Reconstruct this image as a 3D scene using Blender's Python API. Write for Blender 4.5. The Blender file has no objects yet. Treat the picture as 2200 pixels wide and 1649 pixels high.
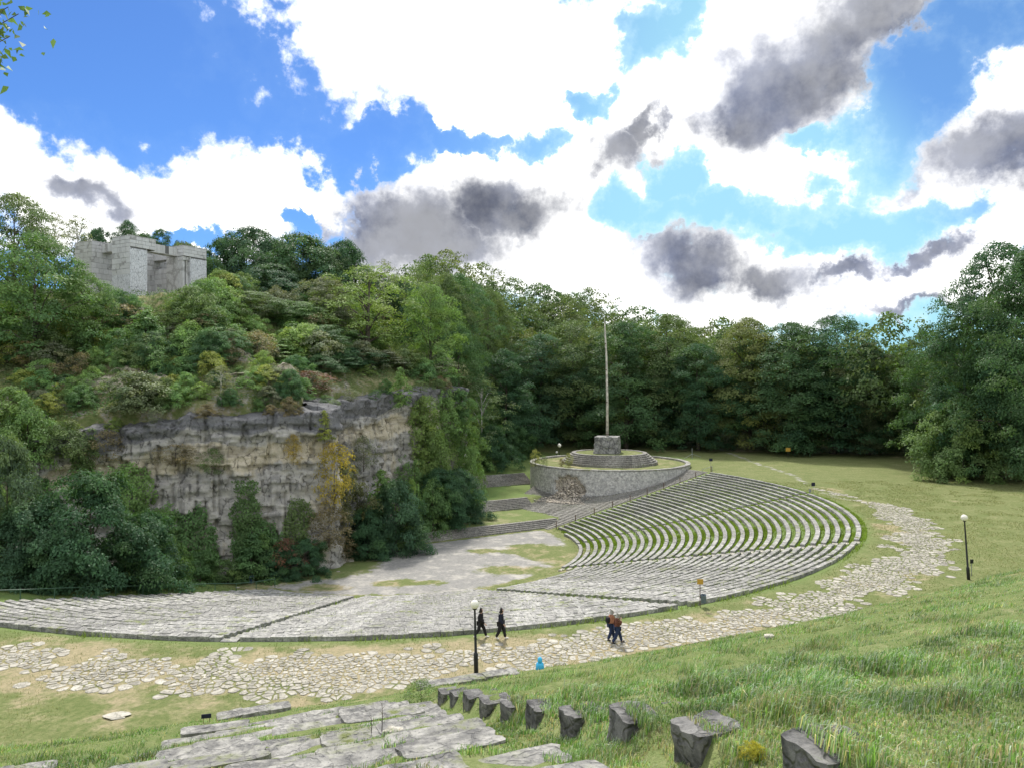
import bpy, bmesh, math, random
import numpy as np
from mathutils import Vector, Matrix

# ------------------------------------------------------------------ camera, sky, sun, exposure
SC = bpy.context.scene
COL = SC.collection
F = 1600.0                       # focal length in photo pixels (2200 wide)
PX0, PY0 = 1100.0, 824.5         # centre of the photograph; the horizon runs through it
rad, pi = math.radians, math.pi

cam_d = bpy.data.cameras.new('camera'); cam = bpy.data.objects.new('camera', cam_d); COL.objects.link(cam)
cam_d.sensor_width = 36.0; cam_d.lens = 36.0 * F / 2200.0
cam_d.clip_start = 0.1; cam_d.clip_end = 3000
cam.location = (0, 0, 0); cam.rotation_euler = (rad(90), 0, 0)
SC.camera = cam
SC.view_settings.view_transform = 'Standard'; SC.view_settings.look = 'None'
SC.view_settings.gamma = 1.0; SC.view_settings.use_curve_mapping = False
SC.view_settings.exposure = 0.6
SC.cycles.max_bounces = 6; SC.cycles.diffuse_bounces = 3; SC.cycles.glossy_bounces = 2
SC.cycles.transmission_bounces = 4; SC.cycles.transparent_max_bounces = 6
SC.cycles.use_denoising = True

SUN_EL, SUN_AZ = 50.0, -8.0      # azimuth measured from the view axis (+Y) towards +X
sun_d = bpy.data.lights.new('sun', 'SUN'); sun = bpy.data.objects.new('sun', sun_d); COL.objects.link(sun)
sun_d.energy = 3.6; sun_d.angle = rad(4); sun_d.color = (1.0, 0.95, 0.87)
sd = Vector((math.sin(rad(SUN_AZ)) * math.cos(rad(SUN_EL)), math.cos(rad(SUN_AZ)) * math.cos(rad(SUN_EL)), math.sin(rad(SUN_EL))))
sun.location = sd * 200; sun.rotation_euler = (-sd).to_track_quat('-Z', 'Y').to_euler()

class NT:
    """small helper round a node tree"""
    def __init__(s, tree): s.t = tree; s.t.nodes.clear()
    def n(s, typ, inp=None, **props):
        nd = s.t.nodes.new(typ)
        for k, v in props.items(): setattr(nd, k, v)
        for k, v in (inp or {}).items():
            sock = nd.inputs[k]
            if isinstance(v, bpy.types.NodeSocket): s.t.links.new(v, sock)
            elif isinstance(v, bpy.types.Node): s.t.links.new(v.outputs[0], sock)
            else: sock.default_value = v
        return nd
    def m(s, op, a, b=None, c=None, clamp=False):
        d = {0: a}
        if b is not None: d[1] = b
        if c is not None: d[2] = c
        return s.n('ShaderNodeMath', d, operation=op, use_clamp=clamp).outputs[0]
    def vm(s, op, a, b=None):
        d = {0: a}
        if b is not None: d[1] = b
        return s.n('ShaderNodeVectorMath', d, operation=op)
    def mix(s, f, a, b, blend='MIX'):
        nd = s.n('ShaderNodeMix', None, data_type='RGBA', blend_type=blend)
        for k, v in ((0, f), (6, a), (7, b)):
            if isinstance(v, bpy.types.NodeSocket): s.t.links.new(v, nd.inputs[k])
            else: nd.inputs[k].default_value = (v if k == 0 or len(v) == 4 else tuple(v) + (1,))
        return nd.outputs[2]
    def noise(s, vec, scale, detail=4, rough=0.55, dist=0.0):
        d = {'Scale': scale, 'Detail': detail, 'Roughness': rough, 'Distortion': dist}
        if vec is not None: d['Vector'] = vec
        return s.n('ShaderNodeTexNoise', d).outputs[0]
    def step(s, v, lo, hi):
        nd = s.n('ShaderNodeMapRange', {0: v, 1: lo, 2: hi, 3: 0.0, 4: 1.0}, interpolation_type='SMOOTHSTEP')
        return nd.outputs[0]
    def link(s, a, b): s.t.links.new(a, b)

def pix_angles(px, py):
    return math.atan2(px - PX0, F), math.atan2(PY0 - py, math.hypot(F, px - PX0))

def build_world():
    w = bpy.data.worlds.new('World'); SC.world = w; w.use_nodes = True
    T = NT(w.node_tree)
    d = T.n('ShaderNodeTexCoord').outputs['Generated']
    sx = T.n('ShaderNodeSeparateXYZ', {0: d})
    az = T.m('ARCTAN2', sx.outputs[0], sx.outputs[1]); el = T.m('ARCSINE', sx.outputs[2])
    p = T.n('ShaderNodeCombineXYZ', {0: az, 1: el}).outputs[0]
    sky = T.n('ShaderNodeTexSky', None, sky_type='NISHITA', sun_disc=False, sun_elevation=rad(SUN_EL), sun_rotation=rad(SUN_AZ),
              altitude=400, air_density=1.0, dust_density=0.3, ozone_density=2.5).outputs[0]
    # clear air: deep blue away from the sun, paler and greener towards the bright clouds
    deep = T.mix(1.0, sky, SKY_TINT, 'MULTIPLY')
    pale = T.mix(0.72, deep, (3.3, 6.2, 6.9))
    wob = T.n('ShaderNodeTexNoise', {'Vector': d, 'Scale': 7.0, 'Detail': 7.0, 'Roughness': 0.62}).outputs[1]
    wob = T.vm('MULTIPLY', T.vm('SUBTRACT', wob, (0.5, 0.5, 0.5)).outputs[0], (0.30, 0.20, 0)).outputs[0]
    q = T.vm('ADD', p, wob).outputs[0]
    def field(blobs, base):
        cur = base
        for (cx, cy, rx, ry) in blobs:
            a, e = pix_angles(cx, cy)
            v = T.vm('MULTIPLY', T.vm('SUBTRACT', base_p, (a, e, 0)).outputs[0], (F / rx * 1.0, F / ry, 0)).outputs[0]
            g = T.m('SUBTRACT', 1.0, T.vm('LENGTH', v).outputs[1])
            cur = g if cur is None else T.m('MAXIMUM', cur, g)
        return cur
    base_p = q
    n1 = T.noise(d, 9.0, 9, 0.60)
    n2 = T.noise(d, 2.3, 8, 0.58)
    n3 = T.noise(d, 30.0, 6, 0.62)
    fine = T.m('MULTIPLY', T.m('SUBTRACT', n3, 0.5), 0.9)
    bill = T.m('ADD', T.m('MULTIPLY', T.m('SUBTRACT', n1, 0.5), 2.3), fine)
    hole = T.m('MULTIPLY_ADD', field(GAPS, None), -1.2, 0.12)
    fw = T.m('ADD', T.m('MINIMUM', field(WHITE, None), hole), bill)
    # beyond the picture the same broken cumulus goes on
    gen = T.m('MULTIPLY', T.m('ADD', T.m('SUBTRACT', n2, 0.45), T.m('MULTIPLY', T.m('SUBTRACT', n1, 0.5), 0.5)), 3.0)
    v = T.vm('MULTIPLY', T.vm('SUBTRACT', p, (0.0, 0.30, 0)).outputs[0], (1 / 0.66, 1 / 0.30, 0)).outputs[0]
    inside = T.step(T.vm('LENGTH', v).outputs[1], 1.5, 1.12)
    fw = T.n('ShaderNodeMix', {0: inside, 2: gen, 3: fw}).outputs[0]
    white = T.step(fw, -0.14, 0.34)
    soft = T.m('ADD', T.m('MULTIPLY', T.m('SUBTRACT', T.noise(d, 6.0, 5, 0.55), 0.5), 1.3), T.m('MULTIPLY', fine, 0.35))
    fd = T.m('ADD', field(DARK, None), soft)
    gend = T.m('SUBTRACT', T.m('MULTIPLY', gen, 0.8), 0.35)
    fd = T.n('ShaderNodeMix', {0: inside, 2: gend, 3: fd}).outputs[0]
    dark = T.m('MULTIPLY', T.m('MULTIPLY', T.step(fd, -0.20, 0.60), T.m('MULTIPLY_ADD', T.step(n1, 0.35, 0.62), -0.16, 0.98)), T.step(fw, -0.15, 0.15))
    near = T.step(T.m('ADD', az, T.m('MULTIPLY', el, -0.55)), -0.36, 0.05)
    far_r = T.step(T.m('ADD', az, T.m('MULTIPLY', el, 0.8)), 0.62, 0.78)
    near = T.m('MULTIPLY', near, T.m('SUBTRACT', 1.0, T.m('MULTIPLY', far_r, 0.8)))
    clear = T.mix(near, deep, pale)
    veil = T.m('MULTIPLY', T.step(fw, -0.6, 0.05), T.m('MULTIPLY_ADD', near, 0.40, 0.04))
    clear = T.mix(veil, clear, (5.4, 7.4, 8.2))
    wn = T.m('MULTIPLY_ADD', T.noise(d, 5.0, 5, 0.55), 9.0, 7.5)
    wcol = T.n('ShaderNodeVectorMath', {0: (1.0, 0.995, 0.975), 'Scale': wn}, operation='SCALE').outputs[0]
    core = T.m('MULTIPLY_ADD', T.step(fd, 0.1, 0.9), -0.40, 1.22)
    gn = T.m('MULTIPLY', core, T.m('MULTIPLY_ADD', T.step(T.noise(d, 5.5, 7, 0.6), 0.34, 0.66), 1.5, 1.05))
    gcol = T.n('ShaderNodeVectorMath', {0: (0.66, 0.76, 1.12), 'Scale': gn}, operation='SCALE').outputs[0]
    c = T.mix(white, clear, wcol)
    c = T.mix(dark, c, gcol)
    bg = T.n('ShaderNodeBackground', {0: c, 1: WORLD_STRENGTH})
    T.n('ShaderNodeOutputWorld', {0: bg})
    w.cycles.sampling_method = 'MANUAL'; w.cycles.sample_map_resolution = 1024

WORLD_STRENGTH = 0.1
SKY_TINT = (0.34, 0.55, 0.86)
# cloud masses as the photograph shows them: centre and radii in photo pixels, turned into directions
WHITE = [(930, 90, 330, 190), (1150, 150, 270, 210), (760, 60, 190, 110), (1020, 250, 200, 90), (70, 420, 120, 85), (260, 430, 210, 95),
         (420, 430, 200, 105), (560, 420, 190, 100), (660, 450, 120, 70), (830, 420, 150, 95), (1000, 400, 190, 90), (1190, 330, 130, 120), (1330, 330, 170, 170),
         (1260, 500, 160, 160), (980, 540, 300, 90), (960, 450, 280, 120), (1440, 200, 190, 130), (1560, 130, 150, 130), (1740, 100, 300, 150), (1620, 320, 250, 150),
         (1800, 330, 110, 120), (1980, 50, 110, 70), (2160, 150, 90, 160), (2070, 320, 190, 110), (1960, 400, 130, 60), (2150, 430, 100, 90),
         (1350, 580, 200, 70), (1550, 580, 210, 105), (1700, 530, 70, 80), (1900, 570, 190, 95), (1750, 650, 500, 55), (2050, 600, 120, 70)]
GAPS = [(1370, 60, 110, 80), (1450, 25, 90, 45), (1255, 235, 70, 45), (1130, 325, 90, 40), (1570, 465, 250, 50), (1810, 485, 220, 50), (1350, 490, 120, 60), (1960, 490, 120, 55), (1930, 265, 110, 120),
        (2010, 160, 110, 110), (2110, 30, 110, 80), (1760, 335, 60, 34), (960, 310, 90, 30), (760, 330, 130, 70), (620, 490, 60, 20), (400, 490, 90, 20), (1480, 400, 60, 60)]
DARK = [(880, 490, 240, 100), (1080, 470, 165, 95), (960, 545, 240, 60), (1370, 335, 120, 85), (1420, 280, 55, 70), (1690, 180, 240, 130), (1860, 70, 230, 110), (1600, 250, 150, 95),
        (2150, 320, 170, 85), (1510, 590, 190, 100), (1660, 600, 170, 70), (1690, 492, 45, 35), (1830, 585, 100, 28), (1990, 570, 80, 26),
        (190, 418, 95, 42), (1920, 685, 120, 26)]
build_world()

# ------------------------------------------------------------------ helpers
def hash3(ix, iy, iz, seed):
    h = (ix.astype(np.int64) * 374761393 + iy.astype(np.int64) * 668265263 + iz.astype(np.int64) * 2147483647 + seed * 974711) & 0xffffffff
    h = ((h ^ (h >> 13)) * 1274126177) & 0xffffffff
    h = ((h ^ (h >> 16)) * 2246822519) & 0xffffffff
    return ((h ^ (h >> 15)) & 0xffffff) / float(0xffffff)

def vnoise(x, y, z=None, seed=0):
    x = np.asarray(x, float); y = np.asarray(y, float); z = np.zeros_like(x) if z is None else np.asarray(z, float)
    ix, iy, iz = np.floor(x), np.floor(y), np.floor(z)
    fx, fy, fz = x - ix, y - iy, z - iz
    fx, fy, fz = (t * t * (3 - 2 * t) for t in (fx, fy, fz))
    r = 0
    for dx in (0, 1):
        for dy in (0, 1):
            for dz in (0, 1):
                r = r + hash3(ix + dx, iy + dy, iz + dz, seed) * (fx if dx else 1 - fx) * (fy if dy else 1 - fy) * (fz if dz else 1 - fz)
    return r

def fbm(x, y, z=None, oct=4, seed=0):
    r, a, s = 0, 0.5, 1.0
    for o in range(oct):
        r = r + a * vnoise(np.asarray(x) * s, np.asarray(y) * s, None if z is None else np.asarray(z) * s, seed + o * 17)
        a *= 0.5; s *= 2.03
    return r / (1 - 0.5 ** oct)

def sstep(v, lo, hi):
    t = np.clip((np.asarray(v, float) - lo) / (hi - lo), 0, 1)
    return t * t * (3 - 2 * t)

def mesh(name, verts, faces, mats=(), smooth=False, mi=None):
    """verts Nx3, faces: (M,k) array or list of tuples"""
    me = bpy.data.meshes.new(name)
    if isinstance(faces, np.ndarray):
        v = np.asarray(verts, np.float32); f = faces.astype(np.int32); k = f.shape[1]
        me.vertices.add(len(v)); me.vertices.foreach_set('co', v.ravel())
        me.loops.add(f.size); me.loops.foreach_set('vertex_index', f.ravel())
        me.polygons.add(len(f)); me.polygons.foreach_set('loop_start', np.arange(0, f.size, k, dtype=np.int32))
        me.polygons.foreach_set('loop_total', np.full(len(f), k, np.int32))
        me.update(calc_edges=True)
    else:
        me.from_pydata([tuple(map(float, q)) for q in verts], [], [tuple(map(int, q)) for q in faces]); me.update()
    for m_ in mats: me.materials.append(m_)
    if mi is not None: me.polygons.foreach_set('material_index', np.asarray(mi, np.int32))
    if smooth: me.polygons.foreach_set('use_smooth', np.ones(len(me.polygons), bool))
    me.validate()
    return me

def obj(name, me, parent=None, loc=None, rot=None, scale=None, label=None, cat=None, group=None, kind=None, color=None):
    o = bpy.data.objects.new(name, me); COL.objects.link(o)
    if parent is not None: o.parent = parent
    if loc is not None: o.location = loc
    if rot is not None: o.rotation_euler = rot
    if scale is not None: o.scale = scale if hasattr(scale, '__len__') else (scale,) * 3
    if color is not None: o.color = (*color, 1)
    for k, v in (('label', label), ('category', cat), ('group', group), ('kind', kind)):
        if v: o[k] = v
    return o

def grid_faces(nu, nv):
    i = np.arange(nu - 1)[:, None] * nv + np.arange(nv - 1)[None, :]
    i = i.ravel()
    return np.stack([i, i + nv, i + nv + 1, i + 1], 1)

class MB:
    """collects boxes, tubes, lathes into one mesh"""
    def __init__(s): s.v = []; s.f = []; s.mi = []; s.c = 0
    def add(s, v, f, m=0):
        b = len(s.v); s.v += [tuple(q) for q in v]; s.f += [tuple(i + b for i in q) for q in f]; s.mi += [m] * len(f)
    def hexa(s, c8, m=0):
        s.add(c8, [(0, 3, 2, 1), (4, 5, 6, 7), (0, 1, 5, 4), (1, 2, 6, 5), (2, 3, 7, 6), (3, 0, 4, 7)], m)
    def box(s, x0, x1, y0, y1, z0, z1, m=0):
        s.hexa([(x0, y0, z0), (x1, y0, z0), (x1, y1, z0), (x0, y1, z0), (x0, y0, z1), (x1, y0, z1), (x1, y1, z1), (x0, y1, z1)], m)
    def tube(s, pts, rads, n=8, m=0, caps=True):
        pts = [Vector(p) for p in pts]; rings = []
        for i, p in enumerate(pts):
            t = (pts[min(i + 1, len(pts) - 1)] - pts[max(i - 1, 0)]).normalized()
            a = t.orthogonal().normalized() if i == 0 else (rings_a - t * rings_a.dot(t)).normalized()
            rings_a = a; b = t.cross(a)
            r = rads[i] if hasattr(rads, '__len__') else rads
            rings.append([p + (a * math.cos(2 * pi * k / n) + b * math.sin(2 * pi * k / n)) * r for k in range(n)])
        v = [q for rg in rings for q in rg]; f = []
        for i in range(len(pts) - 1):
            for k in range(n):
                f.append((i * n + k, i * n + (k + 1) % n, (i + 1) * n + (k + 1) % n, (i + 1) * n + k))
        if caps: f += [tuple(range(n - 1, -1, -1)), tuple((len(pts) - 1) * n + k for k in range(n))]
        s.add(v, f, m)
    def lathe(s, prof, n=20, m=0, cx=0, cy=0):
        v = []; f = []
        for (r, z) in prof: v += [(cx + r * math.cos(2 * pi * k / n), cy + r * math.sin(2 * pi * k / n), z) for k in range(n)]
        for i in range(len(prof) - 1):
            for k in range(n): f.append((i * n + k, i * n + (k + 1) % n, (i + 1) * n + (k + 1) % n, (i + 1) * n + k))
        f += [tuple(range(n - 1, -1, -1)), tuple((len(prof) - 1) * n + k for k in range(n))]
        s.add(v, f, m)
    def me(s, name, mats, smooth=False): return mesh(name, s.v, s.f, mats, smooth, s.mi)

ORD = ['', 'first', 'second', 'third', 'fourth', 'fifth', 'sixth', 'seventh', 'eighth', 'ninth', 'tenth', 'eleventh', 'twelfth', 'thirteenth',
       'fourteenth', 'fifteenth', 'sixteenth', 'seventeenth', 'eighteenth', 'nineteenth', 'twentieth']
def ordinal(i, n):
    """place of item i (0-based) of n, counted from the left"""
    if i == 0: return 'leftmost'
    if i == n - 1: return 'rightmost'
    if n - 1 - i < i: return 'second' if n - 1 - i == 0 else ORD[n - i] + ' from the right'
    return ORD[i + 1] + ' from the left'
# ------------------------------------------------------------------ materials
def new_mat(name):
    m_ = bpy.data.materials.new(name); m_.use_nodes = True
    return m_, NT(m_.node_tree)

def finish(T, color, rough=0.85, bump=None, bstr=0.5, bdist=0.05, spec=0.25, metal=0.0):
    d = {'Base Color': color if isinstance(color, bpy.types.NodeSocket) else (*color, 1), 'Roughness': rough, 'Specular IOR Level': spec, 'Metallic': metal}
    if bump is not None:
        d['Normal'] = T.n('ShaderNodeBump', {'Strength': bstr, 'Distance': bdist, 'Height': bump}).outputs[0]
    b = T.n('ShaderNodeBsdfPrincipled', d)
    T.n('ShaderNodeOutputMaterial', {0: b})

def plain(name, col, rough=0.6, spec=0.3, metal=0.0, var=0.15, scale=6.0):
    m_, T = new_mat(name)
    pos = T.n('ShaderNodeTexCoord').outputs['Object']
    nz = T.noise(pos, scale, 4)
    c = T.mix(T.step(nz, 0.3, 0.7), [x * (1 - var) for x in col], [min(1, x * (1 + var)) for x in col])
    finish(T, c, rough, nz, 0.15, 0.01, spec, metal)
    return m_

def leaf_mat(name, transl=0.32):
    m_, T = new_mat(name)
    oi = T.n('ShaderNodeObjectInfo'); g = T.n('ShaderNodeNewGeometry')
    at = T.n('ShaderNodeAttribute', None, attribute_name='tint')
    rnd = T.m('MULTIPLY_ADD', g.outputs['Random Per Island'], 0.46, 0.77)
    c = T.mix(1.0, oi.outputs['Color'], at.outputs['Color'], 'MULTIPLY')
    c = T.n('ShaderNodeVectorMath', {0: c, 'Scale': rnd}, operation='SCALE').outputs[0]
    b = T.n('ShaderNodeBsdfPrincipled', {'Base Color': c, 'Roughness': 0.6, 'Specular IOR Level': 0.14})
    tc = T.mix(1.0, c, (1.25, 1.35, 0.6), 'MULTIPLY')
    tr = T.n('ShaderNodeBsdfTranslucent', {0: tc})
    mx = T.n('ShaderNodeMixShader', {0: transl, 1: b.outputs[0], 2: tr.outputs[0]})
    T.n('ShaderNodeOutputMaterial', {0: mx})
    return m_

def stone_mat(name, light, dark, cell=3.0, moss=(0.07, 0.10, 0.03), moss_amt=0.56, stain=(0.07, 0.07, 0.075), bstr=0.7, bdist=0.06, crk=0.75, grit=0.6):
    m_, T = new_mat(name)
    pos = T.n('ShaderNodeNewGeometry').outputs['Position']
    big = T.noise(pos, 0.45, 5, 0.6); mid = T.noise(pos, 2.6, 6, 0.65); fine = T.noise(pos, 14.0, 4, 0.7)
    vor = T.n('ShaderNodeTexVoronoi', {'Vector': T.vm('ADD', pos, T.vm('SCALE', T.n('ShaderNodeTexNoise', {'Vector': pos, 'Scale': 3.0}).outputs[1]).outputs[0]).outputs[0], 'Scale': cell, 'Randomness': 1.0}, feature='DISTANCE_TO_EDGE').outputs[0]
    crack = T.step(vor, 0.015, 0.10)
    c = T.mix(T.step(mid, 0.32, 0.68), dark, light)
    c = T.mix(T.m('MULTIPLY', T.step(fine, 0.56, 0.72), grit), c, stain)
    c = T.mix(T.m('MULTIPLY', T.m('SUBTRACT', 1.0, crack), crk), c, stain)
    rv = T.m('MULTIPLY_ADD', T.n('ShaderNodeNewGeometry').outputs['Random Per Island'], 0.42, 0.78)
    c = T.n('ShaderNodeVectorMath', {0: c, 'Scale': rv}, operation='SCALE').outputs[0]
    c = T.mix(T.m('MULTIPLY', T.step(big, moss_amt, moss_amt + 0.13), T.step(mid, 0.42, 0.62)), c, moss)
    h = T.m('ADD', T.m('MULTIPLY', crack, 0.6), T.m('ADD', T.m('MULTIPLY', mid, 0.8), T.m('MULTIPLY', fine, 0.35)))
    finish(T, c, 0.9, h, bstr, bdist, 0.2)
    return m_

def ground_mat(name):
    """lawn, worn dry grass and gravel; the attributes gravel / dry / lush say where each lies"""
    m_, T = new_mat(name)
    pos = T.n('ShaderNodeNewGeometry').outputs['Position']
    ag = T.n('ShaderNodeAttribute', None, attribute_name='gravel').outputs['Fac']
    ad = T.n('ShaderNodeAttribute', None, attribute_name='dry').outputs['Fac']
    al = T.n('ShaderNodeAttribute', None, attribute_name='lush').outputs['Fac']
    big = T.noise(pos, 0.09, 5, 0.6); mid = T.noise(pos, 0.55, 6, 0.65); fine = T.noise(pos, 3.2, 5, 0.7); vfine = T.noise(pos, 16.0, 3, 0.7)
    grass = T.mix(T.step(mid, 0.33, 0.66), (0.155, 0.178, 0.068), (0.235, 0.235, 0.112))
    grass = T.mix(T.step(fine, 0.35, 0.66), grass, (0.115, 0.148, 0.050))
    dry = T.mix(T.step(fine, 0.35, 0.65), (0.36, 0.30, 0.19), (0.25, 0.225, 0.13))
    lush = T.mix(T.step(fine, 0.35, 0.65), (0.105, 0.185, 0.055), (0.165, 0.235, 0.07))
    dm = T.step(T.m('ADD', T.m('ADD', ad, T.m('MULTIPLY', T.m('SUBTRACT', mid, 0.5), 1.6)), T.m('MULTIPLY', T.m('SUBTRACT', big, 0.5), 1.2)), 0.42, 0.80)
    c = T.mix(dm, grass, dry)
    c = T.mix(al, c, lush)
    gm = T.step(T.m('ADD', T.m('ADD', ag, T.m('MULTIPLY', T.m('SUBTRACT', mid, 0.5), 1.1)), T.m('MULTIPLY', T.m('SUBTRACT', fine, 0.5), 0.5)), 0.42, 0.64)
    grav = T.mix(T.step(fine, 0.3, 0.7), (0.20, 0.197, 0.19), (0.29, 0.283, 0.268))
    grav = T.mix(T.step(mid, 0.45, 0.72), grav, (0.42, 0.40, 0.36))
    c = T.mix(gm, c, grav)
    c = T.mix(T.m('MULTIPLY', T.step(vfine, 0.5, 0.72), 0.4), c, T.mix(1.0, c, (0.45, 0.45, 0.4), 'MULTIPLY'))
    h = T.m('ADD', T.m('MULTIPLY', fine, T.m('MULTIPLY_ADD', gm, -0.7, 1.0)), T.m('MULTIPLY', vfine, 0.5))
    finish(T, c, 0.95, h, 0.8, 0.12, 0.1)
    return m_

def cliff_mat(name):
    m_, T = new_mat(name)
    pos = T.n('ShaderNodeNewGeometry').outputs['Position']
    st = T.vm('MULTIPLY', pos, (0.9, 0.9, 0.12)).outputs[0]      # vertical streaks
    ly = T.vm('MULTIPLY', pos, (0.10, 0.10, 1.5)).outputs[0]      # bedding
    band = T.n('ShaderNodeAttribute', None, attribute_name='band').outputs['Fac']
    big = T.noise(pos, 0.16, 5, 0.6); mid = T.noise(pos, 0.9, 6, 0.65); fine = T.noise(pos, 5.0, 5, 0.7)
    streak = T.noise(st, 0.9, 6, 0.65); bed = T.noise(ly, 1.0, 5, 0.6)
    grey = T.mix(T.step(mid, 0.3, 0.7), (0.27, 0.263, 0.253), (0.47, 0.45, 0.415))
    cream = T.mix(T.step(fine, 0.3, 0.7), (0.44, 0.385, 0.285), (0.58, 0.525, 0.42))
    c = T.mix(T.step(T.m('ADD', T.m('ADD', T.m('MULTIPLY', big, 0.75), T.m('MULTIPLY', streak, 0.55)), T.m('MULTIPLY', band, 0.42)), 0.66, 0.80), grey, cream)
    c = T.mix(T.m('MULTIPLY', T.step(streak, 0.52, 0.68), 0.55), c, (0.125, 0.125, 0.13))
    c = T.mix(T.m('MULTIPLY', T.step(bed, 0.56, 0.63), 0.30), c, (0.10, 0.10, 0.10))
    dk = T.n('ShaderNodeAttribute', None, attribute_name='dark_tone').outputs['Fac']
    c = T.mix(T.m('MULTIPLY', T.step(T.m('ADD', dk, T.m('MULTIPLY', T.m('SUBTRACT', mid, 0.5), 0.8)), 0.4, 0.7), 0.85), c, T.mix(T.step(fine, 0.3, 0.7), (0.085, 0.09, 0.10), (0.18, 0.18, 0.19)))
    crk = T.n('ShaderNodeTexVoronoi', {'Vector': T.vm('ADD', T.vm('MULTIPLY', pos, (1, 1, 0.5)).outputs[0], T.n('ShaderNodeTexNoise', {'Vector': pos, 'Scale': 0.9, 'Detail': 7.0, 'Roughness': 0.7}).outputs[1]).outputs[0], 'Scale': 0.75}, feature='DISTANCE_TO_EDGE').outputs[0]
    ck = T.m('MAXIMUM', T.step(crk, 0.003, 0.03), T.step(mid, 0.48, 0.55))
    c = T.mix(T.m('MULTIPLY', T.m('SUBTRACT', 1.0, ck), 0.7), c, (0.05, 0.048, 0.045))
    c = T.mix(T.m('MULTIPLY', T.step(fine, 0.57, 0.7), 0.35), c, (0.07, 0.07, 0.065))
    h = T.m('ADD', T.m('ADD', T.m('MULTIPLY', mid, 1.0), T.m('MULTIPLY', fine, 0.5)), T.m('ADD', T.m('MULTIPLY', ck, 0.35), T.m('MULTIPLY', bed, 0.6)))
    finish(T, c, 0.95, h, 0.9, 0.22, 0.15)
    return m_

M = {}
M['leaf'] = leaf_mat('foliage')
M['blade'] = leaf_mat('grass_blade', 0.30)
M['ground'] = ground_mat('ground')
M['cliff'] = cliff_mat('cliff_rock')
M['seat'] = stone_mat('seat_stone', (0.42, 0.41, 0.38), (0.20, 0.197, 0.19), 2.0, (0.17, 0.195, 0.07), 0.53, crk=0.3, grit=0.9)
M['step'] = stone_mat('step_stone', (0.40, 0.385, 0.35), (0.24, 0.23, 0.21), 3.5, (0.10, 0.13, 0.04), 0.60)
M['kerb'] = stone_mat('kerb_stone', (0.33, 0.32, 0.295), (0.12, 0.118, 0.113), 1.3, (0.13, 0.15, 0.05), 0.50, bdist=0.06, crk=0.28, grit=1.0)
M['end'] = stone_mat('shade_toned_stone', (0.20, 0.195, 0.187), (0.05, 0.05, 0.051), 1.4, (0.09, 0.10, 0.05), 0.58, (0.04, 0.04, 0.04), bdist=0.08, crk=0.35)  # darker than the kerb stone: shade of the bench ends put into colour
M['flag'] = stone_mat('flagstone', (0.43, 0.405, 0.35), (0.27, 0.255, 0.215), 1.2, (0.22, 0.23, 0.10), 0.66, (0.2, 0.19, 0.16), 0.5, 0.03)
M['wall'] = stone_mat('rubble_wall', (0.72, 0.705, 0.67), (0.40, 0.395, 0.385), 1.5, (0.20, 0.20, 0.20), 0.56, crk=0.35)
M['plinth'] = stone_mat('plinth_concrete', (0.40, 0.39, 0.37), (0.18, 0.18, 0.18), 0.8, (0.10, 0.10, 0.10), 0.52)
M['rubble'] = stone_mat('rubble', (0.68, 0.61, 0.52), (0.45, 0.39, 0.31), 1.5, (0.2, 0.16, 0.1), 0.7)
M['monument'] = stone_mat('monument_stone', (0.56, 0.56, 0.56), (0.47, 0.47, 0.47), 0.35, (0.24, 0.235, 0.23), 0.60, (0.28, 0.275, 0.27), 0.25, 0.02)
M['bark'] = stone_mat('bark', (0.16, 0.13, 0.10), (0.07, 0.055, 0.045), 4.0, (0.06, 0.07, 0.03), 0.6)
M['birch'] = stone_mat('birch_bark', (0.62, 0.60, 0.56), (0.40, 0.39, 0.37), 3.0, (0.3, 0.3, 0.28), 0.7)
M['joint'] = plain('dark_joint', (0.13, 0.128, 0.125), 0.9)
M['black'] = plain('black_paint', (0.018, 0.020, 0.022), 0.45)
M['globe'] = plain('lamp_globe', (0.80, 0.77, 0.68), 0.25, 0.5, 0, 0.05, 2)
M['green'] = plain('green_paint', (0.055, 0.11, 0.07), 0.5)
M['blue'] = plain('blue_paint', (0.045, 0.10, 0.20), 0.5)
M['navy'] = plain('navy_sign', (0.012, 0.015, 0.04), 0.4)
M['yellow'] = plain('yellow_sign', (0.50, 0.30, 0.05), 0.5)
M['galv'] = plain('galvanised_metal', (0.30, 0.32, 0.34), 0.45, 0.5, 0.6)
M['bin'] = plain('bin_metal', (0.13, 0.17, 0.21), 0.5, 0.4, 0.3)
M['rust'] = plain('rusty_post', (0.12, 0.08, 0.06), 0.8)
M['pole'] = plain('weathered_pole', (0.50, 0.47, 0.41), 0.85, 0.2, 0, 0.35, 1.5)
M['skin'] = plain('skin', (0.55, 0.36, 0.27), 0.6)
M['cloth_black'] = plain('black_cloth', (0.012, 0.012, 0.014), 0.9)
M['cloth_navy'] = plain('navy_jacket', (0.014, 0.017, 0.032), 0.85)
M['cloth_dark'] = plain('dark_trousers', (0.018, 0.018, 0.02), 0.9)
M['jeans'] = plain('blue_jeans', (0.022, 0.036, 0.085), 0.9)
M['brown'] = plain('rust_brown_jacket', (0.115, 0.042, 0.026), 0.85)
M['orange'] = plain('tan_jacket', (0.33, 0.15, 0.085), 0.85)
M['pack'] = plain('black_backpack', (0.015, 0.015, 0.02), 0.8)
M['white'] = plain('white_shoes', (0.75, 0.73, 0.70), 0.6)
M['hair'] = plain('dark_hair', (0.02, 0.017, 0.014), 0.7)
M['grey_hair'] = plain('grey_hair', (0.30, 0.29, 0.27), 0.7)
M['sky_blue'] = plain('light_blue_hood', (0.06, 0.42, 0.72), 0.7)

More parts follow.
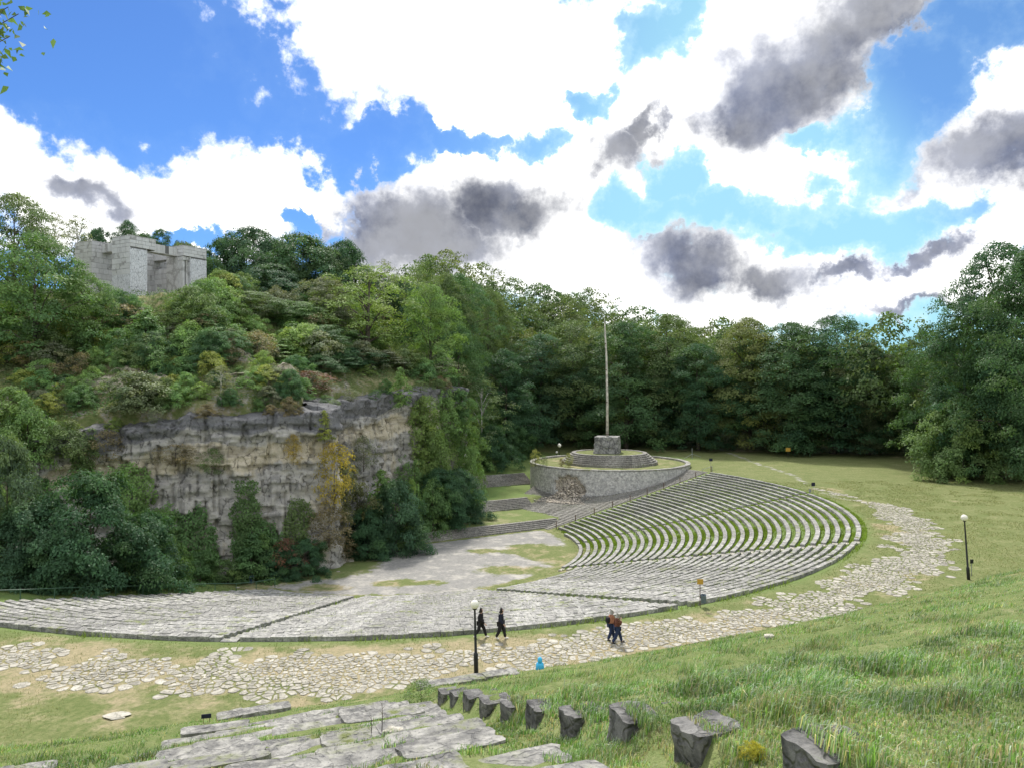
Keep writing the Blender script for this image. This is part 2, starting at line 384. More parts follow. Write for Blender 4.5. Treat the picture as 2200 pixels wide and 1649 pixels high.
def relief_mat():
    """smooth panel with incised line drawing"""
    m_, T = new_mat('carved_relief')
    pos = T.n('ShaderNodeTexCoord').outputs['Object']
    w = T.vm('ADD', pos, T.vm('MULTIPLY', T.n('ShaderNodeTexNoise', {'Vector': pos, 'Scale': 0.9, 'Detail': 2.0}).outputs[1], (0.9, 0.9, 0.9)).outputs[0]).outputs[0]
    e = T.n('ShaderNodeTexVoronoi', {'Vector': T.vm('MULTIPLY', w, (2.6, 2.6, 1.5)).outputs[0], 'Scale': 1.0}, feature='DISTANCE_TO_EDGE').outputs[0]
    ln = T.step(e, 0.012, 0.05)
    nz = T.noise(pos, 1.2, 5, 0.6)
    c = T.mix(T.step(nz, 0.3, 0.7), (0.56, 0.57, 0.60), (0.66, 0.67, 0.70))
    c = T.mix(T.m('SUBTRACT', 1.0, ln), c, (0.27, 0.28, 0.30))
    finish(T, c, 0.8, ln, 0.6, 0.04)
    return m_
M['relief'] = relief_mat()
# ------------------------------------------------------------------ the lie of the land
CX, CY = -15.0, 101.0            # centre of the amphitheatre
R0, R1, ZA, ZR = 24.0, 57.0, -22.2, -15.3
SLOPE = (ZR - ZA) / (R1 - R0)
E1 = np.array((0.857, 0.515)); N1 = np.array((-0.515, 0.857))       # along / across the stage terraces
FLIGHTS = [(95.5, 5, 0.20, 0.36, 34, 66.5), (106.6, 7, 0.20, 0.36, 48, 68.5), (122.0, 9, 0.20, 0.36, 60, 78)]

# foot of the quarry face: x, y, top of the face, width over which it rises
CLIFF = [(-110, 58, -9, 1), (-80, 69, -8, 1), (-56, 80, -6.4, 1), (-37, 84, -4.4, 1), (-22.5, 91, -3.5, 1), (-24.5, 100, -2.7, 1),
         (-15, 115, -1.5, 1), (-8, 131, -1.0, 1.5), (-6, 150, -1.0, 5), (1, 176, -2, 9), (4, 215, -4, 22)]
CP = np.array([(c[0], c[1]) for c in CLIFF], float)

def cliff_dist(x, y):
    """signed distance behind the cliff line, and top height / width there"""
    best = np.full(x.shape, 1e9); sgn = np.zeros(x.shape); top = np.zeros(x.shape); wid = np.ones(x.shape)
    for i in range(len(CP) - 1):
        a, b = CP[i], CP[i + 1]; d = b - a; L = d.dot(d)
        t = np.clip(((x - a[0]) * d[0] + (y - a[1]) * d[1]) / L, 0, 1)
        qx, qy = x - (a[0] + d[0] * t), y - (a[1] + d[1] * t)
        dist = np.hypot(qx, qy); cr = d[0] * (y - a[1]) - d[1] * (x - a[0])
        m_ = dist < best - 1e-9
        best = np.where(m_, dist, best); sgn = np.where(m_, np.sign(cr), sgn)
        top = np.where(m_, CLIFF[i][2] + (CLIFF[i + 1][2] - CLIFF[i][2]) * t, top)
        wid = np.where(m_, CLIFF[i][3] + (CLIFF[i + 1][3] - CLIFF[i][3]) * t, wid)
    return best * sgn, top, wid

def bowl(R): return np.clip(ZA + SLOPE * (R - R0), ZA, ZR)

def zg(x, y, detail=True):
    x = np.asarray(x, float); y = np.asarray(y, float)
    dx, dy = x - CX, y - CY; R = np.hypot(dx, dy); ph = np.degrees(np.arctan2(dy, dx))
    s = x * N1[0] + y * N1[1]
    b = bowl(R)
    fade = sstep(ph, 60, 66) + sstep(-ph, 148, 165)
    b = b + (ZA - b) * np.clip(fade, 0, 1)
    far = R > 75
    b = np.where(far & (ph < 60), ZR, b)
    terr = np.interp(s, [0, 95.5, 97.3, 106.6, 109.1, 122, 125.3, 150, 400], [ZA, ZA, -21.2, -21.0, -19.6, -19.4, -17.6, -15.2, -15.2])
    z = np.maximum(b, np.where((s > 95.5) & (ph > 20), terr, ZA))
    # wooded ground rising behind the lawn
    D = np.hypot(x, y); ra = x / np.maximum(y, 1)
    rise = 34 * sstep(D, 176, 290) * (1 - 0.62 * sstep(ra, 0.05, 0.42)) + 9 * sstep(x - 0.55 * y, 10, 60) * sstep(D, 85, 150)
    z = z + rise * sstep(y, 60, 110)
    u, top, wid = cliff_dist(x, y)
    hill = top + 0.53 * np.minimum(np.maximum(u, 0), 42) + 0.16 * np.maximum(u - 42, 0)
    hill = np.minimum(hill, 15.5 + 1.5 * np.sin(x * .05) * np.cos(y * .04))
    # level site of the monument
    mx, my = -63.4, 127.7
    md = np.hypot(x - mx, y - my)
    hill = hill + (13.9 - hill) * (1 - sstep(md, 13, 22))
    k = sstep(u, 2.2, 2.2 + wid)
    z = z + (np.maximum(hill, z) - z) * k
    if detail:
        z = z + (fbm(x * 0.22, y * 0.22, None, 3, 5) - 0.5) * (0.10 + 1.6 * k)
    return z

def ray(px, py): return np.array(((px - PX0) / F, 1.0, (PY0 - py) / F))
def hit(px, py, t0=25, t1=420, fn=None):
    """where the line of sight through a photo pixel first meets the ground"""
    d = ray(px, py); t = np.arange(t0, t1, 0.25)
    x, y, z = d[0] * t, t, d[2] * t
    g = (fn or zg)(x, y)
    i = np.argmax(z < g)
    if not (z < g).any(): return None
    return Vector((x[i], y[i], float(g[i])))
def at(px, py, d): r = ray(px, py) * d; return Vector(r)
def gz(x, y): return float(zg(np.array([x]), np.array([y]))[0])

# ground sheet, finer where the photograph looks closest
def coords(lo, a, b, hi, fine, n):
    l = lo + (a - lo) * (1 - (1 - np.linspace(0, 1, n, endpoint=False)) ** 2.0)
    h = b + (hi - b) * np.linspace(0, 1, n + 1)[1:] ** 2.0
    return np.concatenate([l, np.arange(a, b + 1e-6, fine), h])
gx = coords(-900, -90, 100, 900, 0.85, 40); gy = coords(-60, 22, 190, 1500, 0.85, 40)
XX, YY = np.meshgrid(gx, gy, indexing='ij')
ZZ = zg(XX, YY)
V = np.stack([XX.ravel(), YY.ravel(), ZZ.ravel()], 1)
gme = mesh('ground', V, grid_faces(len(gx), len(gy)), [M['ground']], True)
xr, yr = XX.ravel(), YY.ravel()
Rg = np.hypot(xr - CX, yr - CY); pg = np.degrees(np.arctan2(yr - CY, xr - CX)); sg = xr * N1[0] + yr * N1[1]
ug, _, _ = cliff_dist(xr, yr)
def set_attr(me, name, val):
    a = me.attributes.new(name, 'FLOAT', 'POINT'); a.data.foreach_set('value', np.asarray(val, np.float32))
def seg_dist(x, y, pts):
    best = np.full(x.shape, 1e9)
    for a, b in zip(pts[:-1], pts[1:]):
        a = np.array(a[:2]); b = np.array(b[:2]); d = b - a
        t = np.clip(((x - a[0]) * d[0] + (y - a[1]) * d[1]) / d.dot(d), 0, 1)
        best = np.minimum(best, np.hypot(x - a[0] - d[0] * t, y - a[1] - d[1] * t))
    return best
arena = (1 - sstep(Rg, 21.5, 24.5)) * sstep(95.3 - sg, 0, 0.6)
# grass creeping over the gravel, as the photograph shows it
for (px, py, rx, ry) in [(1130, 1180, 4.5, 5), (1190, 1190, 5, 8), (1100, 1225, 6, 3), (850, 1252, 4, 2.2), (930, 1250, 2.2, 1.4), (1150, 1250, 4, 3.5), (700, 1262, 4, 2.0), (1040, 1183, 3, 2.0), (800, 1285, 5, 1.6)]:
    c = hit(px, py); e = np.hypot((xr - c.x) / rx, (yr - c.y) / ry)
    arena = arena * (1 - 0.62 * (1 - sstep(e, 0.35, 1.1)))
# strip of grass at the foot of the face
lft = seg_dist(xr, yr, [hit(905, 1172), hit(760, 1225), hit(700, 1258), hit(620, 1275), hit(560, 1280)])
side = (xr - hit(760, 1225).x) * 0.6 - (yr - hit(760, 1225).y) * 0.8
arena = np.where(ug > -9.0, arena * sstep(-ug, 3.0, 8.5), arena)
trail = seg_dist(xr, yr, [hit(1545, 962), hit(1600, 985), hit(1640, 1000), hit(1700, 1018), hit(1745, 1045), hit(1790, 1066), hit(1840, 1075)])
grav = np.maximum(arena * 0.80, 0.52 * (1 - sstep(trail, 0.3, 1.6)))
ring = np.exp(-((Rg - 60.8) / 3.2) ** 2) * (pg < 12)
near_dry = (1 - sstep(np.hypot(xr + 6, yr - 37), 6, 34))
dry = 0.16 + 0.30 * near_dry + 0.30 * ring
dry = np.where(Rg < 26, 0.50, dry)
dry = dry - 0.22 * sstep(Rg, 26, 30) * (1 - sstep(Rg, 55, 58)) * (pg < 30)
dry = dry + 0.30 * np.exp(-(seg_dist(xr, yr, [hit(1300, 1410), hit(1500, 1370), hit(1650, 1330)]) / 2.0) ** 2)
lush = 0.55 * sstep(sg, 109, 111) * (Rg < 75) * (pg > 30) + 0.35 * sstep(sg, 97, 99) * (1 - sstep(sg, 106, 107)) * (pg > 25) * (Rg < 40)
lush = lush + 0.75 * sstep(Rg, 25, 28) * (1 - sstep(Rg, 56, 58)) * (pg < 30) + 0.3 * (ug > -6)
woods = seg_dist(xr, yr, [(11, 181), (41, 171), (61, 170), (84, 156), (92, 128), (100, 112)])
dry = dry + 0.35 * np.exp(-(woods / 4.0) ** 2)
hillm = (ug > 0.5)
scree = hillm * (1 - sstep(ug, 9, 20)) * (yr < 112)
grav = np.where(hillm, 0.18 + 0.26 * scree, grav); dry = np.where(hillm, 0.55, dry); lush = np.where(hillm, 0.05, lush)
set_attr(gme, 'gravel', grav); set_attr(gme, 'dry', np.clip(dry, -0.3, 1)); set_attr(gme, 'lush', np.clip(lush, 0, 1))
ground = obj('ground', gme, kind='structure')

# ------------------------------------------------------------------ quarry face
def build_cliff():
    pts = CP[1:8]; seg = np.diff(pts, axis=0); L = np.hypot(seg[:, 0], seg[:, 1]); cum = np.concatenate([[0], np.cumsum(L)])
    du = 0.21; su = np.arange(0, cum[-1], du); nv = 118; tv = np.linspace(0, 1, nv)
    bx, by = np.interp(su, cum, pts[:, 0]), np.interp(su, cum, pts[:, 1])
    tp = np.interp(su, cum, [c[2] for c in CLIFF[1:8]])
    k = np.ones(9) / 9
    bxs = np.convolve(np.pad(bx, 4, 'edge'), k, 'valid'); bys = np.convolve(np.pad(by, 4, 'edge'), k, 'valid')
    tx, ty = np.gradient(bxs), np.gradient(bys); ln = np.hypot(tx, ty); nx, ny = ty / ln, -tx / ln      # outwards, towards the arena
    kk = np.ones(25) / 25
    nx = np.convolve(np.pad(nx, 12, 'edge'), kk, 'valid'); ny = np.convolve(np.pad(ny, 12, 'edge'), kk, 'valid')
    tp = tp + (fbm(su * 0.13, su * 0, None, 4, 3) - 0.5) * 2.2 + (np.floor(fbm(su * 0.3, su * 0, None, 2, 9) * 6) / 6 - 0.5) * 1.0
    zb = np.full_like(su, -23.5)
    S, TT = np.meshgrid(su, tv, indexing='ij')
    Z = zb[:, None] + (tp - zb)[:, None] * TT
    down = tp[:, None] - Z                                   # metres below the rim
    # bedding ledges, vertical joints, broken blocks
    rim = -1.2 * np.exp(-((down - 4.2) / 1.1) ** 2) + 0.35 * (down < 3.0)
    rim = rim * (0.4 + 0.9 * fbm(S * 0.08, S * 0, None, 3, 21))
    strata = (np.floor(fbm(S * 0.05, Z * 0.9, None, 4, 31) * 9) / 9 - 0.5) * 1.3
    blocks = (np.floor(fbm(S * 0.35 + fbm(S * 0.5, Z * 0.4, None, 2, 2), Z * 0.22, None, 3, 41) * 7) / 7 - 0.5) * 1.9
    buttress = (fbm(S * 0.09, Z * 0.03, None, 3, 51) - 0.5) * 3.4
    rough = (fbm(S * 1.3, Z * 1.5, None, 3, 61) - 0.5) * 0.55
    crack = -0.5 * (np.abs(fbm(S * 0.55, Z * 0.07, None, 3, 71) - 0.5) < 0.018)
    lw = Z + (fbm(S * 0.06, Z * 0 + 3, None, 2, 13) - 0.5) * 3.0
    lay = np.floor(lw / 0.95 + 0.35 * np.sin(lw * 1.3)); blk = np.floor((S + hash3(lay, lay * 0, lay * 0, 5) * 6) / (0.9 + 2.2 * hash3(lay, lay * 0 + 1, lay * 0, 6)))
    chips = (hash3(lay, blk, lay * 0, 7) - 0.5) * (0.75 + 0.5 * (down < 7))
    joint = np.floor((S + 1.2 * fbm(S * 0.3, Z * 0.12, None, 2, 15)) / 2.7); chips = chips + (hash3(joint, joint * 0, joint * 0, 8) - 0.5) * 0.9
    off = 1.2 + 0.85 * chips + 0.35 * rim + 0.45 * strata + 0.35 * blocks + 0.7 * buttress + 0.9 * rough + crack
    talus = np.clip(1 - (Z - zb[:, None]) / 5.0, 0, 1)
    off = off + talus ** 2 * 1.5 - 0.05 * (Z + 22)
    zj = (fbm(S * 0.8, Z * 0.5, None, 2, 81) - 0.5) * 0.3
    X = bxs[:, None] + nx[:, None] * off; Y = bys[:, None] + ny[:, None] * off
    Zf = Z + zj
    # fold the rim back into the slope
    nb = 5; Xb, Yb, Zb_ = [X], [Y], [Zf]
    for j in range(1, nb + 1):
        o2 = off[:, -1] - j * 0.9
        Xb.append((bxs + nx * o2)[:, None]); Yb.append((bys + ny * o2)[:, None])
        Zb_.append((Zf[:, -1] + 0.12 * j + (fbm(su * 0.9, su * 0 + j, None, 3, 91) - 0.5) * 0.5)[:, None])
    X, Y, Zf = np.hstack(Xb), np.hstack(Yb), np.hstack(Zb_)
    v = np.stack([X.ravel(), Y.ravel(), Zf.ravel()], 1)
    me = mesh('cliff', v, grid_faces(len(su), nv + nb), [M['cliff']], False)
    dn = np.hstack([down] + [down[:, -1:]] * nb)
    Sx0 = np.hstack([S] + [S[:, -1:]] * nb)
    band = 0.85 * np.exp(-((dn - 4.6) / 1.2) ** 2) - 0.25 * (dn < 3) + 0.5 * (fbm(Sx0 * 0.16, dn * 0.05, None, 3, 17) - 0.5) - 0.12 + 0.10 * sstep(dn, 9, 15)
    Sx = np.hstack([S] + [S[:, -1:]] * nb)
    rimw = 0.3 + 2.6 * fbm(Sx0 * 0.11, Sx0 * 0, None, 3, 18)
    dark_amt = 0.70 * (1 - sstep(dn - rimw, 0.2, 1.2)) + 0.10 + 0.45 * (1 - sstep(Sx0, 22, 34))
    # darker stretch where the face turns back
    dark_amt = dark_amt + 0.5 * np.exp(-((Sx - (cum[4] + 1)) / 5.0) ** 2) * (1 - 0.6 * sstep(dn, 7, 12))
    set_attr(me, 'band', band.ravel()); set_attr(me, 'dark_tone', dark_amt.ravel())
    o = obj('cliff', me, kind='structure')
    return X[:, :nv], Y[:, :nv], Zf[:, :nv], nx, ny
CLX, CLY, CLZ, CNX, CNY = build_cliff()
def build_ledge(pix, hmax, seed):
    """a broken band of bedded rock cropping out of the slope above the face"""
    P = [hit(px, py, 60, 200) for px, py in pix]; P = np.array([(p.x, p.y) for p in P]); L = np.concatenate([[0], np.cumsum(np.hypot(*np.diff(P, axis=0).T))])
    su = np.arange(0, L[-1], 0.22); x0, y0 = np.interp(su, L, P[:, 0]), np.interp(su, L, P[:, 1]); n = len(su)
    k = np.ones(15) / 15; xs, ys = (np.convolve(np.pad(q, 7, 'edge'), k, 'valid') for q in (x0, y0))
    tx, ty = np.gradient(xs), np.gradient(ys); ln = np.hypot(tx, ty); nx, ny = ty / ln, -tx / ln
    nv = 22; tv = np.linspace(0, 1, nv); g = zg(xs, ys)
    h = hmax * np.clip(fbm(su * 0.16, su * 0, None, 3, seed) * 2.2 - 0.45, 0.05, 1.2) * np.minimum(1, np.minimum(su, L[-1] - su) / 3 + 0.1)
    S, TT = np.meshgrid(su, tv, indexing='ij'); Z = g[:, None] - 0.8 + (h[:, None] + 0.8) * TT
    lay = np.floor(Z / 0.42); blk = np.floor((S + hash3(lay, lay * 0, lay * 0, seed) * 5) / (0.7 + 1.5 * hash3(lay, lay * 0 + 1, lay * 0, seed)))
    off = 0.5 + (hash3(lay, blk, lay * 0, seed) - 0.5) * 0.7 + (fbm(S * 1.2, Z * 1.5, None, 3, seed) - 0.5) * 0.5 - 0.35 * TT
    X, Y = xs[:, None] + nx[:, None] * off, ys[:, None] + ny[:, None] * off
    for j in (1, 2, 3): X, Y, Z = np.hstack([X, (xs - nx * 0.9 * j)[:, None]]), np.hstack([Y, (ys - ny * 0.9 * j)[:, None]]), np.hstack([Z, (g + h + 0.10 * j - 0.35 * (j == 3))[:, None]])
    me = mesh('rock_ledge', np.stack([X.ravel(), Y.ravel(), Z.ravel()], 1), grid_faces(n, nv + 3), [M['cliff']])
    set_attr(me, 'band', 0.45 * fbm(X * 0.4, Y * 0.4, None, 3, seed).ravel() + 0.1); set_attr(me, 'dark_tone', np.full(X.size, 0.22))
    obj('rock_ledge', me, kind='structure')
build_ledge([(50, 855), (170, 842), (300, 838), (420, 822), (520, 812), (620, 828), (655, 850)], 2.3, 5)
build_ledge([(210, 815), (330, 800), (450, 790), (560, 785)], 1.3, 9)
# ------------------------------------------------------------------ the amphitheatre: blocks of curved stone benches
def pol(R, ph): return CX + R * math.cos(ph), CY + R * math.sin(ph)
rg = random.Random(7)
def arc_row(mb, Ra, Rb, z0, z1, pa, pb, length, m=0, jit=0.02, gap=0.012, skip=0.0):
    """a curved course of separate blocks"""
    n = max(1, int(round((pb - pa) * Ra / length))); cuts = [pa + (pb - pa) * i / n for i in range(n + 1)]
    for i in range(1, n): cuts[i] += rg.uniform(-0.25, 0.25) * (pb - pa) / n
    for i in range(n):
        if rg.random() < skip: continue
        a, b = cuts[i] + gap / Ra, cuts[i + 1] - gap / Ra
        j = rg.uniform(-jit, jit); k = rg.uniform(-jit, jit)
        k2 = rg.uniform(-jit, jit) * 0.6; k3 = rg.uniform(-jit, jit) * 0.6
        c = [(*pol(Ra + j, a), z0), (*pol(Rb + j, a), z0), (*pol(Rb + j, b), z0), (*pol(Ra + j, b), z0),
             (*pol(Ra + j, a), z1 + k), (*pol(Rb + j, a), z1 + k + k2), (*pol(Rb + j, b), z1 + k + k3), (*pol(Ra + j, b), z1 + k)]
        c = [c[0], c[3], c[2], c[1], c[4], c[7], c[6], c[5]]
        mb.hexa(c, m)

AISLES = [-118.0, -91.9, -61.5, -30.6, 3.0, 29.6]
BLOCKS = [('grey stone seating block beside the green railing and the cliff bushes', 0.25),
          ('long grey seating block behind the two walkers in black', 0.15),
          ('grey seating block with the yellow sign and bin at its corner', 0.05),
          ('bright curved seating block with grass strips, its rows bending like ribs', 0.0),
          ('seating block of dark-fronted rows with grass strips beside the fine staircase', 0.0)]
N_ROWS = 33
for bi, (lab, rg_gap) in enumerate(BLOCKS):
    root = obj('seating_block', None, label=lab, cat='seating', group='stone seating blocks of the amphitheatre')
    root.location = (*pol(40, rad((AISLES[bi] + AISLES[bi + 1]) / 2)), ZA + SLOPE * 16)
    wl = Matrix.Translation(root.location).inverted()
    for k in range(N_ROWS):
        Rk = R0 + k * 1.0; pa, pb = rad(AISLES[bi]) + 0.55 / Rk, rad(AISLES[bi + 1]) - 0.55 / Rk
        if bi == 0: pa = rad(AISLES[0]) + 0.25 / Rk
        if bi == 2 and k < 3: continue
        if bi == 4 and k < 1: pb -= 0.15
        zc = ZA + SLOPE * (Rk - R0)
        mb = MB(); arc_row(mb, Rk, Rk + (0.46 if bi > 2 else 0.40), zc - 0.5, zc + 0.36, pa, pb, 1.1 if bi > 2 else 0.85, 0, 0.018 if bi > 2 else 0.032)
        me = mb.me('bench_row', [M['seat']]); me.transform(wl)
        obj('bench_row', me, parent=root)
# stone steps in the aisles between the blocks
AL = ['stone steps down the aisle between the long block and the railing block', 'overgrown aisle steps below the couple with the backpack',
      'stone aisle steps at the near end of the bright curved rows', 'stone aisle steps between the curved rows and the dark-fronted rows']
for ai, a in enumerate(AISLES[1:5]):
    root = obj('aisle_steps', None, label=AL[ai], cat='steps', group='stepped aisles of the amphitheatre')
    root.location = (*pol(40, rad(a)), ZA + SLOPE * 16); wl = Matrix.Translation(root.location).inverted()
    for k in range(N_ROWS):
        if ai == 1 and k % 3: continue
        Rk = R0 + k; zc = ZA + SLOPE * (Rk - R0); h = 0.5 / Rk
        mb = MB(); j = rg.uniform(-0.08, 0.08) / Rk
        arc_row(mb, Rk + 0.1, Rk + 0.62, zc - 0.3, zc + 0.17 + rg.uniform(-0.03, 0.03), rad(a) - h + j, rad(a) + h + j, 2.0)
        me = mb.me('step', [M['flag'] if ai > 0 else M['seat']]); me.transform(wl)
        obj('step', me, parent=root)
# the wide staircase of low steps below the round platform
PLX, PLY, PLR, PLZ = 18.4, 141.0, 14.9, -14.75
root = obj('staircase', None, label='wide fan of fine stone steps below the round platform', cat='staircase')
root.location = (*pol(40, rad(42)), ZA + SLOPE * 16); wl = Matrix.Translation(root.location).inverted()
for k in range(66):
    Rk = R0 + k * 0.5; zc = ZA + SLOPE * (Rk - R0)
    end = 62.0
    mb = MB(); arc_row(mb, Rk, Rk + 0.40, zc - 0.5, zc + 0.13, rad(29.6) + 0.6 / Rk, rad(end), 1.6, 0, 0.015)
    # leave out what the platform covers
    me = mb.me('step', [M['step']]); me.transform(wl)
    obj('step', me, parent=root)
# straight flights between the grass terraces
FL = ['lowest straight flight of stone steps along the gravel arena', 'middle straight flight of stone steps between two grass terraces', 'upper straight flight of stone steps left of the round platform']
for fi, (s0, n, rise, run, t0, t1) in enumerate(FLIGHTS):
    zb = [ZA, -21.0, -19.4][fi]; rise = [0.2, 0.2, 0.2][fi]
    c = N1 * s0 + E1 * (t0 + t1) / 2
    root = obj('terrace_stairs', None, loc=(c[0], c[1], zb), label=FL[fi], cat='stairs', group='straight flights of stone steps')
    for k in range(n):
        mb = MB(); t = t0
        while t < t1:
            L = rg.uniform(1.4, 2.4); e = min(t + L, t1)
            a0 = N1 * (s0 + k * run) + E1 * (t + 0.01); b0 = N1 * (s0 + k * run) + E1 * (e - 0.01)
            a1 = N1 * (s0 + (k + 1) * run + 0.25) + E1 * (t + 0.01); b1 = N1 * (s0 + (k + 1) * run + 0.25) + E1 * (e - 0.01)
            z1 = zb + rise * (k + 1) + 0.06 + rg.uniform(-0.012, 0.012); z0 = z1 - 0.55
            mb.hexa([(*a0, z0), (*b0, z0), (*b1, z0), (*a1, z0), (*a0, z1), (*b0, z1), (*b1, z1), (*a1, z1)]); t = e
        me = mb.me('step', [M['step']]); me.transform(Matrix.Translation((-c[0], -c[1], -zb)))
        obj('step', me, parent=root)

# ------------------------------------------------------------------ round platform with the pole
def build_platform():
    root = obj('round_platform', None, loc=(PLX, PLY, PLZ), label='round stone platform with breached wall and stepped plinth', cat='platform')
    n, nz = 200, 34; th = np.linspace(0, 2 * pi, n + 1); zz = np.linspace(-8.2, -0.0, nz)
    T_, Z_ = np.meshgrid(th, zz, indexing='ij')
    hx, hz = rad(-125), -2.6            # the breach faces the arena
    e = np.hypot((T_ - (2 * pi + hx)) / 0.23, (Z_ - hz + 0.3) / (2.3 + 0 * T_))
    e = e + (fbm(T_ * 12, Z_ * 0.9, None, 3, 4) - 0.5) * 0.7
    cave = 1 - sstep(e, 0.75, 1.0)
    r = PLR + 0.02 * (-Z_) + (fbm(T_ * 16, Z_ * 1.1, None, 4, 8) - 0.5) * 0.22 - cave * (0.35 + (fbm(T_ * 40, Z_ * 2.5, None, 3, 6) - 0.3) * 1.2)
    v = np.stack([(r * np.cos(T_)).ravel(), (r * np.sin(T_)).ravel(), Z_.ravel()], 1)
    f = grid_faces(n + 1, nz)[:, ::-1].copy()
    cv = cave.ravel()[f].mean(1) > 0.5
    me = mesh('wall', v, f, [M['wall'], M['rubble']], False, cv.astype(int)); obj('retaining_wall', me, parent=root)
    mb = MB(); N = 72
    for k in range(N):
        a, b = 2 * pi * k / N + 0.0015, 2 * pi * (k + 1) / N - 0.0015; ri, ro = PLR - 0.75, PLR + 0.10; t = 0.16 + rg.uniform(-0.02, 0.02)
        q = lambda R, p, z: (R * math.cos(p), R * math.sin(p), z)
        mb.hexa([q(ri, a, -0.3), q(ro, a, -0.02), q(ro, b, -0.02), q(ri, b, -0.3), q(ri, a, t), q(ro, a, t), q(ro, b, t), q(ri, b, t)])
    obj('coping', mb.me('coping', [M['seat']]), parent=root)
    # worn grass inside the wall
    rr = np.linspace(0, PLR - 0.6, 16); tt = np.linspace(0, 2 * pi, 61)
    A, B = np.meshgrid(rr, tt, indexing='ij'); z = -0.12 + (fbm(A * np.cos(B) * .5, A * np.sin(B) * .5, None, 3, 2) - 0.5) * 0.25
    me = mesh('turf', np.stack([(A * np.cos(B)).ravel(), (A * np.sin(B)).ravel(), z.ravel()], 1), grid_faces(16, 61), [M['ground']], True)
    set_attr(me, 'gravel', np.full(16 * 61, 0.22)); set_attr(me, 'dry', np.full(16 * 61, 0.42)); set_attr(me, 'lush', np.zeros(16 * 61))
    obj('turf', me, parent=root)
    # round steps
    for k in range(6):
        ro = 9.0 - k * 0.38; z0, z1 = -0.3, 0.08 + 0.30 * (k + 1)
        mb = MB(); N = 56
        for i in range(N):
            a, b = 2 * pi * i / N + 0.001 + k * .03, 2 * pi * (i + 1) / N - 0.001 + k * .03; ri = ro - 0.75; j = rg.uniform(-.02, .02)
            mb.hexa([q(ri, a, z0), q(ro, a, z0), q(ro, b, z0), q(ri, b, z0), q(ri, a, z1 + j), q(ro, a, z1 + j), q(ro, b, z1 + j), q(ri, b, z1 + j)])
        obj('round_step', mb.me('round_step', [M['step']]), parent=root)
    rr = np.linspace(0, 6.55, 10); A, B = np.meshgrid(rr, tt, indexing='ij')
    z = 1.80 + (fbm(A * np.cos(B) * .6, A * np.sin(B) * .6, None, 3, 3) - 0.5) * 0.2 - 0.04
    me = mesh('turf_top', np.stack([(A * np.cos(B)).ravel(), (A * np.sin(B)).ravel(), z.ravel()], 1), grid_faces(10, 61), [M['ground']], True)
    set_attr(me, 'gravel', np.full(610, 0.30)); set_attr(me, 'dry', np.full(610, 0.40)); set_attr(me, 'lush', np.zeros(610))
    obj('turf', me, parent=root)
    # block that holds the pole: battered sides, worn faces
    bm = bmesh.new(); bmesh.ops.create_cube(bm, size=1.0)
    bmesh.ops.subdivide_edges(bm, edges=bm.edges[:], cuts=9, use_grid_fill=True)
    for v_ in bm.verts:
        zt = v_.co.z + 0.5; w = 2.52 - 0.22 * zt
        v_.co = Vector((v_.co.x * 2 * w * 0.95, v_.co.y * 2 * w * 0.95, -0.1 + zt * 3.15))
    cs = np.array([v_.co[:] for v_ in bm.verts]); nn = fbm(cs[:, 0] * 1.3, cs[:, 1] * 1.3, cs[:, 2] * 1.3, 3, 12)
    for v_, q_ in zip(bm.verts, nn):
        d = Vector((v_.co.x, v_.co.y, 0)); v_.co -= d.normalized() * max(0, q_ - 0.5) * 0.9 * (1 if v_.co.z < 2.6 else 0.5)
    me = bpy.data.meshes.new('pole_block'); bm.to_mesh(me); bm.free(); me.materials.append(M['plinth'])
    obj('pole_block', me, parent=root, loc=(-0.35, 0, 1.82), rot=(0, 0, rad(-14)))
    return root
build_platform()
mb = MB(); mb.tube([(0, 0, 0), (-0.02, 0, 7), (-0.16, 0, 15), (-0.46, 0, 20.2), (-0.52, 0, 22.4)], [0.27, 0.24, 0.19, 0.14, 0.04], 10)
pl = obj('flagpole', None, loc=(PLX - 0.35, PLY, PLZ + 4.8), label='tall weathered mast standing on the stone block', cat='flagpole')
obj('mast', mb.me('mast', [M['pole']], True), parent=pl)
mb = MB()
for z in (0.35, 6.4, 12.5, 17.4): mb.lathe([(0.25 - z * .006, z), (0.29 - z * .006, z + .02), (0.29 - z * .006, z + .16), (0.25 - z * .006, z + .18)], 10, cx=-0.0012 * z * z)
obj('iron_band', mb.me('iron_band', [M['rust']]), parent=pl)

# rubble from the breach
def rock_mesh(name, seed, mat, flat=0.7, sub=1):
    bm = bmesh.new(); bmesh.ops.create_icosphere(bm, subdivisions=sub, radius=0.5); r_ = random.Random(seed)
    for v_ in bm.verts: v_.co *= r_.uniform(0.7, 1.15); v_.co.z *= flat
    me = bpy.data.meshes.new(name); bm.to_mesh(me); bm.free(); me.materials.append(mat); return me
def merged_rocks(places, mat, name):
    src = [rock_mesh('tmp', s, mat) for s in range(5)]
    arr = [(np.array([v_.co[:] for v_ in m_.vertices]), np.array([p.vertices[:] for p in m_.polygons])) for m_ in src]
    V_, F_ = [], []; c = 0
    for i, (x, y, z, s, a) in enumerate(places):
        v, f = arr[i % 5]; ca, sa = math.cos(a), math.sin(a)
        w = np.stack([(v[:, 0] * ca - v[:, 1] * sa) * s * 1.25 + x, (v[:, 0] * sa + v[:, 1] * ca) * s + y, v[:, 2] * s + z], 1)
        V_.append(w); F_.append(f + c); c += len(w)
    for m_ in src: bpy.data.meshes.remove(m_)
    return mesh(name, np.concatenate(V_), np.concatenate(F_), [mat])
a0 = rad(-125); bx, by = PLX + PLR * math.cos(a0), PLY + PLR * math.sin(a0)
pl_ = []
r_ = random.Random(5)
